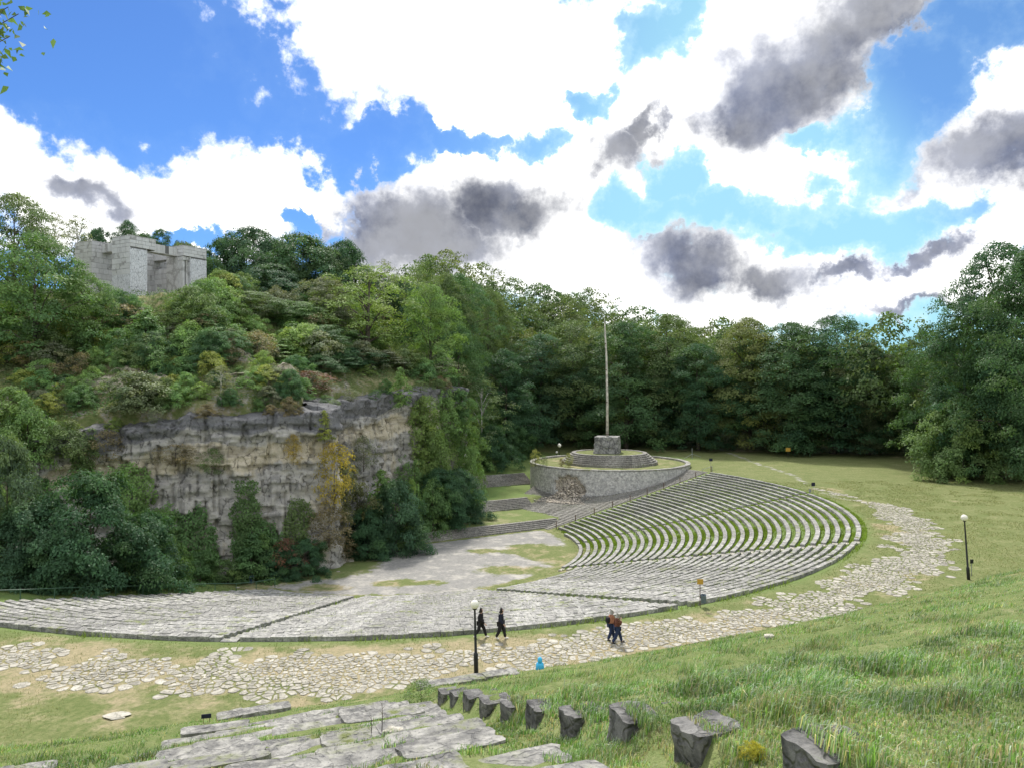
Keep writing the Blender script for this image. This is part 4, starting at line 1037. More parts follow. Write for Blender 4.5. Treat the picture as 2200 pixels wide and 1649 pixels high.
for i, (px, py, w, h, kind, col, lab) in enumerate(FACE):
    p, n = cliff_point(px, py); d = p.y
    plant('cliff_bush', kind, p.x + n.x * 0.5, p.y + n.y * 0.5, p.z, h * d / F, w * d / F, col, lab, 'bush', 'bushes rooted on the cliff face', i)

# creepers: hanging mats of leaves that follow the face; px, py centre, width, height
def creeper(px, py, w, h, col, lab, seed, thick=0.8, n=None):
    rs = np.random.default_rng(seed)
    u = PX0 + F * CLX / CLY; v = PY0 - F * CLZ / CLY
    e = np.hypot((u - px) / (w / 2), (v - py) / (h / 2)) + (fbm(u * 0.03, v * 0.03, None, 3, seed) - 0.5) * 1.0 + (v < py - h * .55) * 0.5
    a, b = np.where(e < 1.0)
    if len(a) == 0: return
    d = CLY[a, b].mean(); area = (w * d / F) * (h * d / F) * 0.8; n = n or int(area * 75)
    k = rs.integers(0, len(a), n); a, b = a[k], b[k]; wt = np.clip(1.15 - e[a, b], 0.05, 1)
    nx, ny = CNX[a], CNY[a]
    lump = fbm(CLX[a, b] * 0.9 + CLY[a, b] * 0.7, CLZ[a, b] * 0.6, None, 3, seed + 5)
    off = 0.15 + thick * wt * (0.35 + 1.5 * lump) * rs.uniform(0.75, 1.05, n)
    P = np.stack([CLX[a, b] + nx * off, CLY[a, b] + ny * off, CLZ[a, b]], 1) + rs.normal(size=(n, 3)) * 0.14
    Nn = np.stack([nx, ny, np.full(n, 0.75)], 1) + rnd_unit(rs, n) * 0.6; Nn /= np.linalg.norm(Nn, axis=1, keepdims=True)
    V_, F_ = leaf_cards(rs, P, Nn, 0.26, 0.75, 0.45)
    tone = 0.7 + 0.7 * fbm(P[:, 0] * 0.8 + P[:, 1] * .6, P[:, 2] * 0.35, None, 3, seed + 9)
    T_ = np.repeat(np.stack([tone * 1.02, tone, tone * .95], 1), 4, axis=0)
    c = P.mean(0)
    me = leaf_mesh('climbing_plant', V_ - c, F_, T_)
    obj('climbing_plant', me, loc=tuple(c), label=lab, cat='creeper', group='climbing plants on the cliff', color=col)
CR = [(285, 1075, 100, 160, LG, 'bright green ivy column left of the bare cliff face', 1.1), (330, 1170, 120, 170, mixc(LG, MG, .4), 'green ivy below the bright column by the dark bushes', 1.2),
      (420, 1180, 100, 180, MG, 'dark ivy climbing the near cliff above the bushes', 0.5), (525, 1130, 70, 180, mixc(MG, OL, .4), 'ivy strip climbing beside the pale pillar of rock', 0.5), (560, 1190, 110, 140, MG, 'low ivy at the foot of the near cliff', 0.8),
      (905, 960, 60, 230, mixc(LG, YG, .4), 'long yellow-green creeper hanging down the far cliff', 0.9), (960, 900, 70, 150, LG, 'light green creeper at the end of the far cliff rim', 1.0),
      (950, 1010, 110, 190, mixc(LG, YG, .3), 'large yellow-green creeper mass low on the far cliff', 1.6), (880, 1040, 100, 120, mixc(LG, MG, .4), 'green creeper in the middle of the far cliff', 1.3),
      (35, 1080, 150, 150, MG, 'green creeper on the left end of the cliff', 0.8), (180, 1000, 60, 130, OL, 'olive creeper on the dark left rocks', 0.4), (640, 1130, 60, 110, OL, 'olive creeper beside the pale rock scar', 0.3)]
for i, (px, py, w, h, col, lab, th) in enumerate(CR): creeper(px, py, w, h, col, lab, 300 + i, th)

# slope at the end of the cliff, and rough growth covering the hillside: nobody could count it
def undergrowth():
    rs = np.random.default_rng(8); n = 290000
    y = rs.uniform(66, 200, n); x = rs.uniform(-1.1, 0.06, n) * y
    u, top, wid = cliff_dist(x, y)
    k = (u > 0.3) & (u < 62) & (np.hypot(x + 63.4, y - 127.7) > 12)
    bare = fbm(x * 0.16, y * 0.16, None, 3, 14)
    k &= ~((u < 12) & (bare > 0.58) & (y < 108))
    x, y, u = x[k], y[k], u[k]; z = zg(x, y)
    hgt = (0.25 + 1.9 * fbm(x * 0.3, y * 0.3, None, 3, 19) ** 2) * (1 + 0.6 * sstep(y, 120, 150))
    P = np.stack([x, y, z + hgt * rs.uniform(0.05, 1, len(x))], 1)
    Nn = np.array((0.25, -0.25, 0.8)) + rnd_unit(rs, len(x)) * 0.6; Nn /= np.linalg.norm(Nn, axis=1, keepdims=True)
    V_, F_ = leaf_cards(rs, P, Nn, 0.26, 0.6, 0.2)
    g = fbm(x * 0.25, y * 0.25, None, 3, 23)[:, None]; q = fbm(x * 0.11, y * 0.11, None, 3, 27)[:, None]
    col = np.array(OL) * 0.9 * (1 - g) + np.array(MG) * g
    col = np.where(q > 0.56, col * 0.7 + 0.3 * np.array(GO), col); col = np.where(q < 0.42, col * 0.6 + 0.4 * np.array(LG), col)
    obj('undergrowth', leaf_mesh('undergrowth', V_, F_, np.repeat(col, 4, axis=0)), kind='stuff', label='tangled undergrowth covering the hillside above the cliff', cat='undergrowth', color=(1, 1, 1))
undergrowth()

# ragged weeds on the round platform
for (px, py, w, h, col, lab) in [(1150, 988, 22, 40, mixc(YG, GO, .4), 'ochre weed on the left lip of the round platform'), (1168, 985, 18, 26, OL, 'olive weed next to the ochre one on the platform lip'),
                                 (1222, 975, 20, 32, mixc(YG, GO, .4), 'ochre weed beside the round steps of the platform'), (1206, 990, 14, 20, GO, 'small brown weed on the turf of the platform')]:
    d = 134; q = at(px, py, d); plant('weed', 'thin', q.x, d, PLZ - 0.15, h * d / F, w * d / F * 1.2, col, lab, 'weed', 'weeds on the round platform')
# ------------------------------------------------------------------ the grassy upper tier we stand on
EX = np.array([-80, -60, -40, -21, -15.4, -2.4, 9.4, 19.7, 27, 33.9, 41.8, 60, 90, 140], float)
EY = np.array([10, 17.5, 24.5, 31.0, 33.0, 38.0, 43.0, 48.0, 52.2, 56.4, 61.0, 72.0, 92.0, 130.0])
def ye(x): return (np.interp(x, EX, EY) + np.interp(x - 2.5, EX, EY) + np.interp(x + 2.5, EX, EY)) / 3
def ub(x, y): return (ye(x) - y) * 0.91
BS, PITCH, U0 = 0.3775, 2.2, 9.9
def zsm(u): return -15.2 + BS * u
def x_right(y): return 3.0 - (y - 7.1) * 0.276
def x_left(y): return -8.2 - (y - 16) * 0.20
def alpha(x, y):
    xr_, xl_ = x_right(y), x_left(y)
    a = np.where(x > xr_, 0.52 + 0.44 * np.exp(-np.maximum(0, x - xr_) / 4.0), 0.0)
    a = np.where((x < xr_ - 1.5) & (x > xl_), 0.50 * sstep(xr_ - 1.5 - x, 0, 0.8), a)
    a = np.where(x < xl_ - 1.2, 0.35 + 0.4 * np.exp(-np.maximum(0, xl_ - 1.2 - x) / 2.0), a)
    return a
def zb(x, y, tuft=True):
    x = np.asarray(x, float); y = np.asarray(y, float); u = ub(x, y)
    dip = 0.22 * sstep(x_right(y) - x, -0.05, 0.25) * sstep(x - (x_right(y) - 1.5), 0, 0.6) * sstep(u, 8, 10)
    k = np.floor((u - U0) / PITCH + 0.0); uk = U0 + k * PITCH
    zst = zsm(uk + 1.2) + 0.04 * (u - uk)
    a = alpha(x, y) * sstep(u, 4, 8)
    z = zsm(u) * (1 - a) + zst * a
    z = z + (fbm(x * 0.55, y * 0.55, None, 4, 44) - 0.5) * 0.30 + (fbm(x * 2.1, y * 2.1, None, 2, 45) - 0.5) * 0.08
    return z - dip
bgx = np.concatenate([np.linspace(-80, -27, 40, endpoint=False), np.arange(-27, 47, 0.22), np.linspace(47, 130, 40)]); bgy = np.concatenate([np.linspace(-25, 2, 25, endpoint=False), np.arange(2, 34, 0.22), np.arange(34, 64, 0.4), np.linspace(64, 122, 40)])
BX, BY = np.meshgrid(bgx, bgy, indexing='ij'); BU = ub(BX, BY); BZ = zb(BX, BY)
BZ = np.where(BU < 0, -15.2 + BU * 1.1, BZ); 
f = grid_faces(len(bgx), len(bgy)); ok = (BU.ravel()[f] > -1.6).all(1) & (BU.ravel()[f] < 60).all(1)
bv = np.stack([BX.ravel(), BY.ravel(), BZ.ravel()], 1); f = f[ok]
used = np.unique(f); remap = np.full(len(bv), -1); remap[used] = np.arange(len(used))
bme = mesh('bank', bv[used], remap[f], [M['ground']], True)
n_ = len(used); bx_, by_ = bv[used, 0], bv[used, 1]
aisle = (bx_ < x_right(by_)) & (bx_ > x_right(by_) - 1.5)
set_attr(bme, 'gravel', np.clip(0.18 + 0.06 * (fbm(bx_ * .3, by_ * .3, None, 3, 3) - .5), 0, 1)); set_attr(bme, 'dry', np.where(bx_ > x_right(by_), 0.24, 0.22) + 0.16 * (np.mod(ub(bx_, by_) - U0, PITCH) > 1.2)); set_attr(bme, 'lush', np.where(bx_ > x_right(by_), 0.22, 0.22))
obj('bank', bme, kind='structure')

# benches of the upper tier: rows of rough stones, many sunk under turf
def rough_block(seed, mat, amp=1.0):
    bm = bmesh.new(); bmesh.ops.create_cube(bm, size=1.0); bmesh.ops.subdivide_edges(bm, edges=bm.edges[:], cuts=5, use_grid_fill=True)
    cs = np.array([v_.co[:] for v_ in bm.verts]); o_ = seed * 7.3
    dx = fbm(cs[:, 0] * 2.3 + o_, cs[:, 1] * 2.3, cs[:, 2] * 2.3, 3, seed) - 0.5; dy = fbm(cs[:, 0] * 2.3, cs[:, 1] * 2.3 + o_, cs[:, 2] * 2.3, 3, seed + 50) - 0.5; dz = fbm(cs[:, 0] * 2.3, cs[:, 1] * 2.3, cs[:, 2] * 2.3 + o_, 3, seed + 90) - 0.5
    fx = fbm(cs[:, 0] * 5.5 + o_, cs[:, 1] * 5.5, cs[:, 2] * 5.5, 2, seed + 7) - 0.5; dx, dy, dz = dx + 0.55 * fx, dy - 0.55 * fx, dz + 0.5 * fx
    for v_, a, b, c in zip(bm.verts, dx, dy, dz):
        k = 0.9 if abs(v_.co.x) > .49 and abs(v_.co.y) > .49 else 0.97
        v_.co = Vector((v_.co.x * k + a * 0.22 * amp, v_.co.y * k + b * 0.30 * amp, v_.co.z + c * 0.20 * amp))
    me = bpy.data.meshes.new('stone'); bm.to_mesh(me); bm.free(); me.materials.append(mat); return me
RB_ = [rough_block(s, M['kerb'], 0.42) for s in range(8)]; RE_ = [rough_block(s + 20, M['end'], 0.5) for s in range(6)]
kr = random.Random(17)
def solve_xy(u, x):
    return x, float(ye(np.array([x]))[0]) - u / 0.91
def tangent(x): return math.atan2(float(ye(np.array([x + 1]))[0] - ye(np.array([x - 1]))[0]), 2.0)
def stone_row(u, xa, xb, depth, rise, lab, group, drop=0.0, lmin=0.7, lmax=1.3, pool=None, sink=-0.05):
    x0, y0 = solve_xy(u, (xa + xb) / 2); root = obj('stone_row', None, loc=(x0, y0, float(zsm(u))), label=lab, cat='stone row', group=group)
    x = xa
    while x < xb - 0.3:
        L = min(kr.uniform(lmin, lmax), xb - x + .2); xm = x + L * 0.45 ; xx, yy = solve_xy(u + depth / 2, xm); t = tangent(xx)
        zz = float(zb(np.array([xx]), np.array([yy]))[0]); zt = max(float(zsm(u)) + rise, zz - sink) + kr.uniform(-.03, .03)
        if drop: zt -= drop * max(0, (x - xa)) 
        hgt = 1.0
        obj('stone', kr.choice(pool or RB_), parent=root, loc=(xx - x0, yy - y0, zt - hgt / 2 - float(zsm(u))), rot=(kr.uniform(-.04, .04), kr.uniform(-.04, .04), t + kr.uniform(-.05, .05)), scale=(L * 1.08, depth, hgt))
        x += L * math.cos(t) * 0.97
    return root
rows = [U0 + PITCH * k for k in range(-1, 10)]
for k, u in enumerate(rows):
    nm = ORD[k + 1]
    _, yy = solve_xy(u, 0.0); xr_ = x_right(yy)
    for _ in range(4): _, yy = solve_xy(u, xr_); xr_ = x_right(yy)
    L = [1.2, 1.0, 0.9, 0.8, 0.8, 0.9, 1.0, 1.1, 1.2, 1.3, 1.5, 1.6, 1.6][k]
    if k > 0:
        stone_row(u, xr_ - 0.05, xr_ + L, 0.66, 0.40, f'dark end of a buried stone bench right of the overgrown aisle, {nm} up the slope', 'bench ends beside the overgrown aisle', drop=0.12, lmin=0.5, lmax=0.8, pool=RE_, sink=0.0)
    if k >= 1:
        xl_ = x_left(yy + 1.5)
        gap = kr.uniform(0.5, 1.3)
        stone_row(u + 0.3, xl_ + 0.4, xr_ - gap, 0.68, 0.17, f'worn stone bench strip between grass left of the aisle, {nm} up the slope', 'worn bench strips on the near slope', lmin=1.1, lmax=2.2, sink=-0.05)
    if k >= 3:
        xl_ = x_left(yy + 2) - 1.3
        stone_row(u, xl_ - kr.uniform(1.5, 3.0), xl_, 0.6, 0.36, f'broken stone bench end at the lower left of the picture, {nm} up the slope', 'broken bench ends at the lower left', lmin=0.7, lmax=1.2)
# the kerb along the foot of the tier
for (xa, xb, lab) in [(-4.5, 0.1, 'flat stone kerb at the foot of the slope by the near lamp'), (-12.8, -9.8, 'mossy stone kerb at the lower left with the dark plate on it')]:
    stone_row(1.0, xa, xb, 0.8, 0.42, lab, 'kerbs at the foot of the slope')

# ------------------------------------------------------------------ grass
def blades(P, h, w, lean, col, rs, seg2):
    n = len(P); a = rs.uniform(0, 2 * pi, n); dx, dy = np.cos(a), np.sin(a)
    b = rs.normal(-0.5, 1.15, n); lx, ly = np.cos(b) * lean * h, np.sin(b) * lean * h
    l = P + np.stack([dx * w, dy * w, -0.04 + 0 * w], 1); r = P - np.stack([dx * w, dy * w, 0.04 + 0 * w], 1)
    tip = P + np.stack([lx, ly, h * np.sqrt(np.maximum(0.1, 1 - lean ** 2))], 1)
    if not seg2:
        return np.stack([l, r, tip], 1).reshape(-1, 3), np.arange(3 * n).reshape(n, 3), np.repeat(col, 3, axis=0)
    m_ = P + np.stack([lx * 0.32, ly * 0.32, h * 0.62], 1)
    ml = m_ + np.stack([dx * w * .8, dy * w * .8, 0 * w], 1); mr = m_ - np.stack([dx * w * .8, dy * w * .8, 0 * w], 1)
    V_ = np.stack([l, r, ml, mr, tip], 1).reshape(-1, 3); i = np.arange(n)[:, None] * 5
    F_ = np.concatenate([i + np.array([[0, 1, 3]]), i + np.array([[0, 3, 2]]), i + np.array([[2, 3, 4]])], 0)
    return V_, F_, np.repeat(col, 5, axis=0)
def bank_grass():
    rs = np.random.default_rng(12); Vs, Fs, Ts = [], [], []; c = 0
    for (d0, d1, dens, hh, ww, seg2) in [(5, 12, 1350, 0.15, 0.0052, True), (12, 19, 760, 0.145, 0.008, True), (19, 28, 430, 0.14, 0.011, False), (28, 66, 165, 0.14, 0.020, False)]:
        xm0, xm1 = -0.75, 0.78
        area = (d1 ** 2 - d0 ** 2) / 2 * (xm1 - xm0); n = int(area * dens)
        y = np.sqrt(rs.uniform(d0 ** 2, d1 ** 2, n)); x = rs.uniform(xm0, xm1, n) * y
        u = ub(x, y); k = u > -0.2
        xr_, xl_ = x_right(y), x_left(y); fr = np.mod(u - U0, PITCH)
        cov = 0.30 + 1.5 * (fbm(x * 0.5, y * 0.8, None, 4, 71) - 0.30)
        mid_ = (x < xr_ - 1.6) & (x > xl_)
        cov = np.where(mid_, cov - 0.85 * ((fr > 0.22) & (fr < 1.22)) * (fbm(x * 0.7, y * 0.7, None, 3, 72) < 0.60) * (u > U0 - .5) + 0.05, cov)
        cov = np.where(mid_, cov, cov + 0.25)
        k &= rs.uniform(size=n) < cov
        x, y, u = x[k], y[k], u[k]; n = len(x)
        z = zb(x, y)
        long = fbm(x * 0.8, y * 0.8, None, 3, 75); lon = np.clip((long - 0.36) * 3.8, 0.22, 1.7) * (0.55 + 0.9 * fbm(x * 2.6, y * 2.6, None, 2, 76))
        right = np.maximum(sstep(x - x_right(y), -1.6, 1.5), (x < x_left(y)) * 0.9)
        worn = ((fr[k] > 1.1) | (fr[k] < 0.12)) * (fbm(x * 0.35, y * 0.35, None, 3, 78) > 0.42); lon = lon * np.where(worn, 0.45, 1.0)
        h = hh * lon * (0.65 + 0.6 * right) * rs.uniform(0.55, 1.5, n); w = ww * rs.uniform(0.7, 1.3, n); lean = np.clip(rs.uniform(0.15, 0.75, n) + 0.15 * right, 0, 0.9)
        g = fbm(x * 0.33, y * 0.33, None, 3, 79)[:, None]; t = rs.uniform(0.55, 1.4, n)[:, None] * (0.35 + 1.3 * fbm(x * 1.1, y * 1.1, None, 3, 74))[:, None]; dry = (rs.uniform(size=n) < 0.10 + 0.22 * (g[:, 0] > .57) + 0.42 * worn)[:, None]
        col = (np.array((0.10, 0.225, 0.062)) * (1 - g) + np.array((0.205, 0.325, 0.09)) * g) * t; pale = (rs.uniform(size=n) < 0.38)[:, None]; col = np.where(pale, np.array((0.33, 0.40, 0.31)) * t, col); col = np.where(dry, np.array((0.40, 0.355, 0.23)) * t, col)  # pale blades: the sheen of back light painted into their colour
        v, f_, tc = blades(np.stack([x, y, z], 1), h, w, lean, col, rs, seg2)
        Vs.append(v); Fs.append(f_ + c); c += len(v); Ts.append(tc)
    me = leaf_mesh('grass', np.concatenate(Vs), np.concatenate(Fs), np.concatenate(Ts), M['blade'])
    obj('grass', me, kind='stuff', label='long windblown grass covering the near slope', cat='grass', color=(1, 1, 1))
bank_grass()
def lawn_grass():
    """short turf that roughens the lawn, the terraces and the strips between the benches"""
    rs = np.random.default_rng(31); n = 260000
    y = np.sqrt(rs.uniform(30 ** 2, 118 ** 2, n)); x = rs.uniform(-0.72, 0.72, n) * y
    R = np.hypot(x - CX, y - CY); ph = np.degrees(np.arctan2(y - CY, x - CX)); u = ub(x, y); uc, _, _ = cliff_dist(x, y)
    fr = np.mod(R - R0, 1.0); inb = (R > R0) & (R < R1) & (ph > -118) & (ph < 29)
    k = (u < 0) & (uc < -1) & (R > 23.5) & ~(inb & (fr < 0.5))
    k &= ~((ph >= 29) & (ph < 64) & (R < R1))
    k &= (fbm(x * 0.4, y * 0.4, None, 3, 83) > 0.43) | inb
    k &= ~(inb & (ph < -31) & (fbm(x * 0.35, y * 0.35, None, 3, 84) < 0.51))
    x, y = x[k], y[k]; n = len(x); z = zg(x, y); inb = inb[k]
    g = fbm(x * 0.3, y * 0.3, None, 3, 87)[:, None]; t = rs.uniform(0.7, 1.3, n)[:, None]
    col = (np.array((0.13, 0.17, 0.06)) * (1 - g) + np.array((0.26, 0.25, 0.125)) * g) * t
    col = np.where(inb[:, None], np.array((0.17, 0.235, 0.05)) * t, col)
    # thick yellow-green growth between the benches of the curved blocks
    m2 = 130000; R2 = R0 + rs.integers(0, 33, m2) + rs.uniform(0.48, 1.0, m2); p2 = np.radians(rs.uniform(-30, 29, m2)); x2, y2 = CX + R2 * np.cos(p2), CY + R2 * np.sin(p2)
    k2 = fbm(x2 * 0.3, y2 * 0.3, None, 3, 88) > 0.40; x2, y2 = x2[k2], y2[k2]; c2 = np.array((0.20, 0.285, 0.055)) * rs.uniform(0.6, 1.35, len(x2))[:, None] * (0.75 + 0.5 * fbm(x2 * .5, y2 * .5, None, 2, 89))[:, None]
    x, y, z, col, inb = np.concatenate([x, x2]), np.concatenate([y, y2]), np.concatenate([z, zg(x2, y2)]), np.concatenate([col, c2]), np.concatenate([inb, np.ones(len(x2), bool)]); phk = np.concatenate([ph[k], np.zeros(len(x2))]); n = len(x)
    sc = np.clip(y / 60, .6, 1.5)
    v, f_, tc = blades(np.stack([x, y, z], 1), (np.where(inb, np.where(phk < -31, 0.42, 0.20), 0.10)) * rs.uniform(.5, 1.4, n), 0.03 * sc, rs.uniform(.1, .7, n), col, rs, False)
    obj('lawn_grass', leaf_mesh('lawn_grass', v, f_, tc, M['blade']), kind='stuff', label='short patchy turf on the lawn and between the benches', cat='grass', color=(1, 1, 1))
lawn_grass()

# single plants and stones on the near slope
def bank_hit(px, py): return hit(px, py, 4, 70, zb)
p = bank_hit(905, 1520); plant('bush', 'thin', p.x, p.y, p.z - 0.05, 1.1, 1.6, mixc(OL, LG, .3), 'small leafy bush at the top of the worn bench strips', 'bush')
p = bank_hit(1620, 1640); plant('weed', 'shrub', p.x, p.y, p.z, 0.22, 0.3, (0.4, 0.38, 0.05), 'yellow-leaved weed beside the dark bench ends', 'weed')
for (px, py, h, lab) in [(797, 1580, 0.42, 'shorter dead stalk standing in the bench strips'), (820, 1576, 0.75, 'taller dead stalk standing in the bench strips')]:
    p = bank_hit(px, py); mb = MB(); mb.tube([(0, 0, -.05), (.02, 0, h * .5), (0, .02, h)], [.012, .009, .004], 5)
    for q in range(5): z = h * (.35 + .13 * q); s_ = 1 if q % 2 else -1; mb.tube([(.01, 0, z), (.01 + s_ * .06, .02, z + .07)], [.005, .003], 4)
    o = obj('dead_stalk', mb.me('dead_stalk', [M['bark']]), loc=p, label=lab, cat='plant')
p = bank_hit(845, 1580); obj('loose_stone', rock_mesh('loose_stone', 3, M['flag'], 0.6, 2), loc=(p.x, p.y, p.z + .08), scale=(.42, .3, .3), label='pale loose stone lying between the bench strips', cat='stone')
p = bank_hit(1652, 1372); obj('loose_stone', rock_mesh('loose_stone', 4, M['flag'], 0.6, 2), loc=(p.x, p.y, p.z + .1), scale=(.5, .4, .4), label='pale stone in the grass at the crest of the near slope', cat='stone')
# ------------------------------------------------------------------ the monument on the hill
def unit_cube():
    mb = MB(); mb.box(0, 1, 0, 1, 0, 1); return mb
def build_monument():
    mr = random.Random(3)
    root = obj('monument', None, loc=(-60.5, 118.0, 13.95), rot=(0, 0, math.atan2(0.881, 0.473)), label='pale stone monument of four heavy pylons and lintels on the hill', cat='monument')
    cube = [unit_cube().me('block', [M['monument']])]
    for s in range(2):
        m_, T = new_mat('monument_block'); pos = T.n('ShaderNodeNewGeometry').outputs['Position']
        a = T.noise(pos, 0.5, 4); b = T.noise(pos, 3.0, 4); base = [(0.50, 0.50, 0.505), (0.55, 0.55, 0.555)][s]
        st = T.noise(T.vm('MULTIPLY', pos, (1.4, 1.4, 0.15)).outputs[0], 1.0, 4)
        c = T.mix(T.step(b, .3, .7), base, [q * 1.12 for q in base]); c = T.mix(T.m('MULTIPLY', T.step(st, .54, .72), .45), c, (0.22, 0.21, 0.20))
        finish(T, c, 0.85, b, 0.2, 0.02); cube.append(unit_cube().me('block', [m_]))
    core_m = M['joint']
    def face_blocks(parent, axis, plane, lo, hi, z0, z1, sign, course=0.86, bl=1.0):
        """stone blocks on one vertical face; axis 'x': the face runs along x at y = plane"""
        nz = max(1, round((z1 - z0) / course)); ch = (z1 - z0) / nz
        for i in range(nz):
            t = lo; first = True; nb = max(1, round((hi - lo) / bl)); w = (hi - lo) / nb; cuts = [lo] + [lo + w * (k + (0.28 if i % 2 else -0.12)) + mr.uniform(-.1, .1) for k in range(1, nb)] + [hi]
            for a, b in zip(cuts[:-1], cuts[1:]):
                th = 0.10 + mr.uniform(-.012, .012); g = 0.022
                if axis == 'x': loc = (a + g, plane if sign > 0 else plane - th, z0 + i * ch + g); sc = (b - a - 2 * g, th, ch - 2 * g)
                else: loc = (plane if sign > 0 else plane - th, a + g, z0 + i * ch + g); sc = (th, b - a - 2 * g, ch - 2 * g)
                obj('block', cube[mr.randrange(3)], parent=parent, loc=loc, scale=sc)
    def core(parent, name, x0, x1, y0, y1, z0, z1, mat=core_m):
        mb = MB(); mb.box(x0, x1, y0, y1, z0, z1); o = obj(name, mb.me(name, [mat]), parent=parent); return o
    H, CAP = 9.55, 7.85
    spec = [(0, 3.0, 0, 4.6, 0, 4.6), (0, 4.6, 9.9, 14.5, 9.9, 4.6), (11.2, 14.5, 0, 4.6, 0, 4.6), (9.9, 14.5, 9.9, 14.5, 9.9, 4.6)]
    capx = [(0, 4.6), (0, 4.6), (9.9, 14.5), (9.9, 14.5)]
    for i, (x0, x1, y0, y1, cy, cl) in enumerate(spec):
        e = 0.10
        py = core(root, 'pylon', x0 + e, x1 - e, y0 + e, y1 - e, -0.1, CAP)
        cp = core(root, 'cap', capx[i][0] + e, capx[i][1] - e, y0 + e, y1 - e, CAP, H - 0.02)
        # outward faces that show
        if i in (0, 2):
            mbp = MB(); mbp.box(0, x1 - x0, 0, 0.1, 0, CAP - 0.25); obj('carved_panel', mbp.me('carved_panel', [M['relief']]), parent=py, loc=(x0, y0 - 0.0, 0))
        else: face_blocks(py, 'x', y0 + e, x0, x1, 0, CAP, -1)
        if i == 0:
            mbp = MB(); mbp.box(0, 0.1, 0.1, 4.6, 0, 3.5); obj('carved_panel', mbp.me('carved_panel', [M['relief']]), parent=py, loc=(0, 0, 0))
            face_blocks(py, 'y', e, 0.1, y1, 3.5, CAP, -1)
        else: face_blocks(py, 'y', x0 + e, y0 + 0.1, y1, 0, CAP, -1)
        face_blocks(py, 'y', x1 - e, y0 + 0.1, y1, 0, CAP, 1)
        face_blocks(cp, 'x', y0 + e, capx[i][0], capx[i][1], CAP, H, -1, 0.57, 1.1)
        face_blocks(cp, 'y', capx[i][0] + e, y0 + 0.1, y1, CAP, H, -1, 0.57, 1.1)
        face_blocks(cp, 'y', capx[i][1] - e, y0 + 0.1, y1, CAP, H, 1, 0.57, 1.1)
        core(root, 'cap_slab', capx[i][0] - .03, capx[i][1] + .03, y0 - .03, y1 + .03, H, H + 0.10, M['monument'])
    # columns in the recess of the right pylon
    core(root, 'inner_pier', 9.9, 11.15, 1.5, 4.5, -0.1, CAP - 0.05, M['monument'])
    for x in (10.05, 10.75):
        c = core(root, 'pilaster', x, x + 0.42, 0.55, 1.5, -0.1, CAP - 0.7, M['monument']); core(root, 'corbel', x - 0.08, x + 0.50, 0.3, 1.5, CAP - 0.68, CAP - 0.06, M['monument'])
    # lintels between the pylons, set back
    for nm, b in (('lintel', (1.7, 3.3, 4.6, 9.9)), ('lintel', (4.6, 9.9, 1.7, 3.3)), ('lintel', (11.3, 12.9, 4.6, 9.9)), ('lintel', (4.6, 9.9, 11.3, 12.9))):
        o = core(root, nm, b[0] + .1, b[1] - .1, b[2] + .003, b[3] - .003, 7.95, 9.3)
        if b[1] - b[0] > 3: face_blocks(o, 'x', b[2] + .1, b[0], b[1], 7.9, 9.3, -1, 1.4, 0.75); core(o, 'soffit', b[0] + .02, b[1] - .02, b[2] + .02, b[3] - .02, 7.86, 7.94, M['monument'])
        else: face_blocks(o, 'y', b[0] + .1, b[2], b[3], 7.9, 9.3, -1, 1.4, 0.75); core(o, 'soffit', b[0] + .02, b[1] - .02, b[2] + .02, b[3] - .02, 7.86, 7.94, M['monument'])
    # screen wall at the back with slots under the lintel
    w = core(root, 'screen_wall', 4.62, 9.88, 11.6, 12.4, -0.1, 6.4); face_blocks(w, 'x', 11.6, 4.62, 9.88, 0, 6.4, -1)
    w = core(root, 'screen_wall', 11.6, 12.4, 4.62, 9.88, -0.1, 6.4); face_blocks(w, 'y', 11.6, 4.62, 9.88, 0, 6.4, -1)
    core(root, 'floor_slab', -0.8, 15.3, -0.8, 15.3, -1.9, -0.12, M['monument'])
    core(root, 'base_step', -1.6, 16, -1.6, 16, -4.5, -1.91, M['monument'])
build_monument()
# ------------------------------------------------------------------ lamps, signs, railings, bins
def lamp(px, py_top, d, z, label, lean=0.0, rr=0.2):
    """globe lamp: tapered black post and a round shade; py_top is the top of the globe"""
    x = (px - PX0) / F * d; zt = (PY0 - py_top) / F * d; h = zt - z
    root = obj('street_lamp', None, loc=(x, d, z), rot=(0, -lean, 0), label=label, cat='lamp', group='globe lamps')
    g = rr * 2; mb = MB(); mb.lathe([(0.12, -0.4), (0.12, 0.9), (0.09, 0.98), (0.075, 1.0), (0.05, h - g - 0.05), (0.05, h - g - 0.02)], 12); obj('post', mb.me('post', [M['black']], True), parent=root)
    mb = MB(); mb.lathe([(0.05, h - g - 0.06), (0.11, h - g - 0.02), (0.15, h - g + 0.06), (0.05, h - g + 0.07)], 14); obj('collar', mb.me('collar', [M['black']], True), parent=root)
    mb = MB(); n = 12; mb.lathe([(max(0.01, rr * math.sin(pi * k / n)), h - rr - rr * math.cos(pi * k / n)) for k in range(n + 1)], 20); obj('globe', mb.me('globe', [M['globe']], True), parent=root)
    return root
lamp(1023, 1288, 39.6, -15.25, 'tall black lamp with pale globe standing before the two walkers', 0.022, 0.235)
lamp(2081, 1104, 58.4, -15.3, 'tall black lamp with cream globe on the right lawn', 0.070, 0.25)
p = hit(1204, 985); lamp(1202, 952, 158, gz((1202 - PX0) / F * 158, 158), 'distant lamp with white globe before the dark wood left of the mast', 0, 0.40)
lamp(1196, 968, 166, gz((1196 - PX0) / F * 166, 166) - .2, 'farthest tiny lamp globe just beside the round platform', 0, 0.28)
lamp(1001, 974, 122, -20.8, 'lamp globe peeping out of the creepers at the foot of the cliff', 0, 0.30)

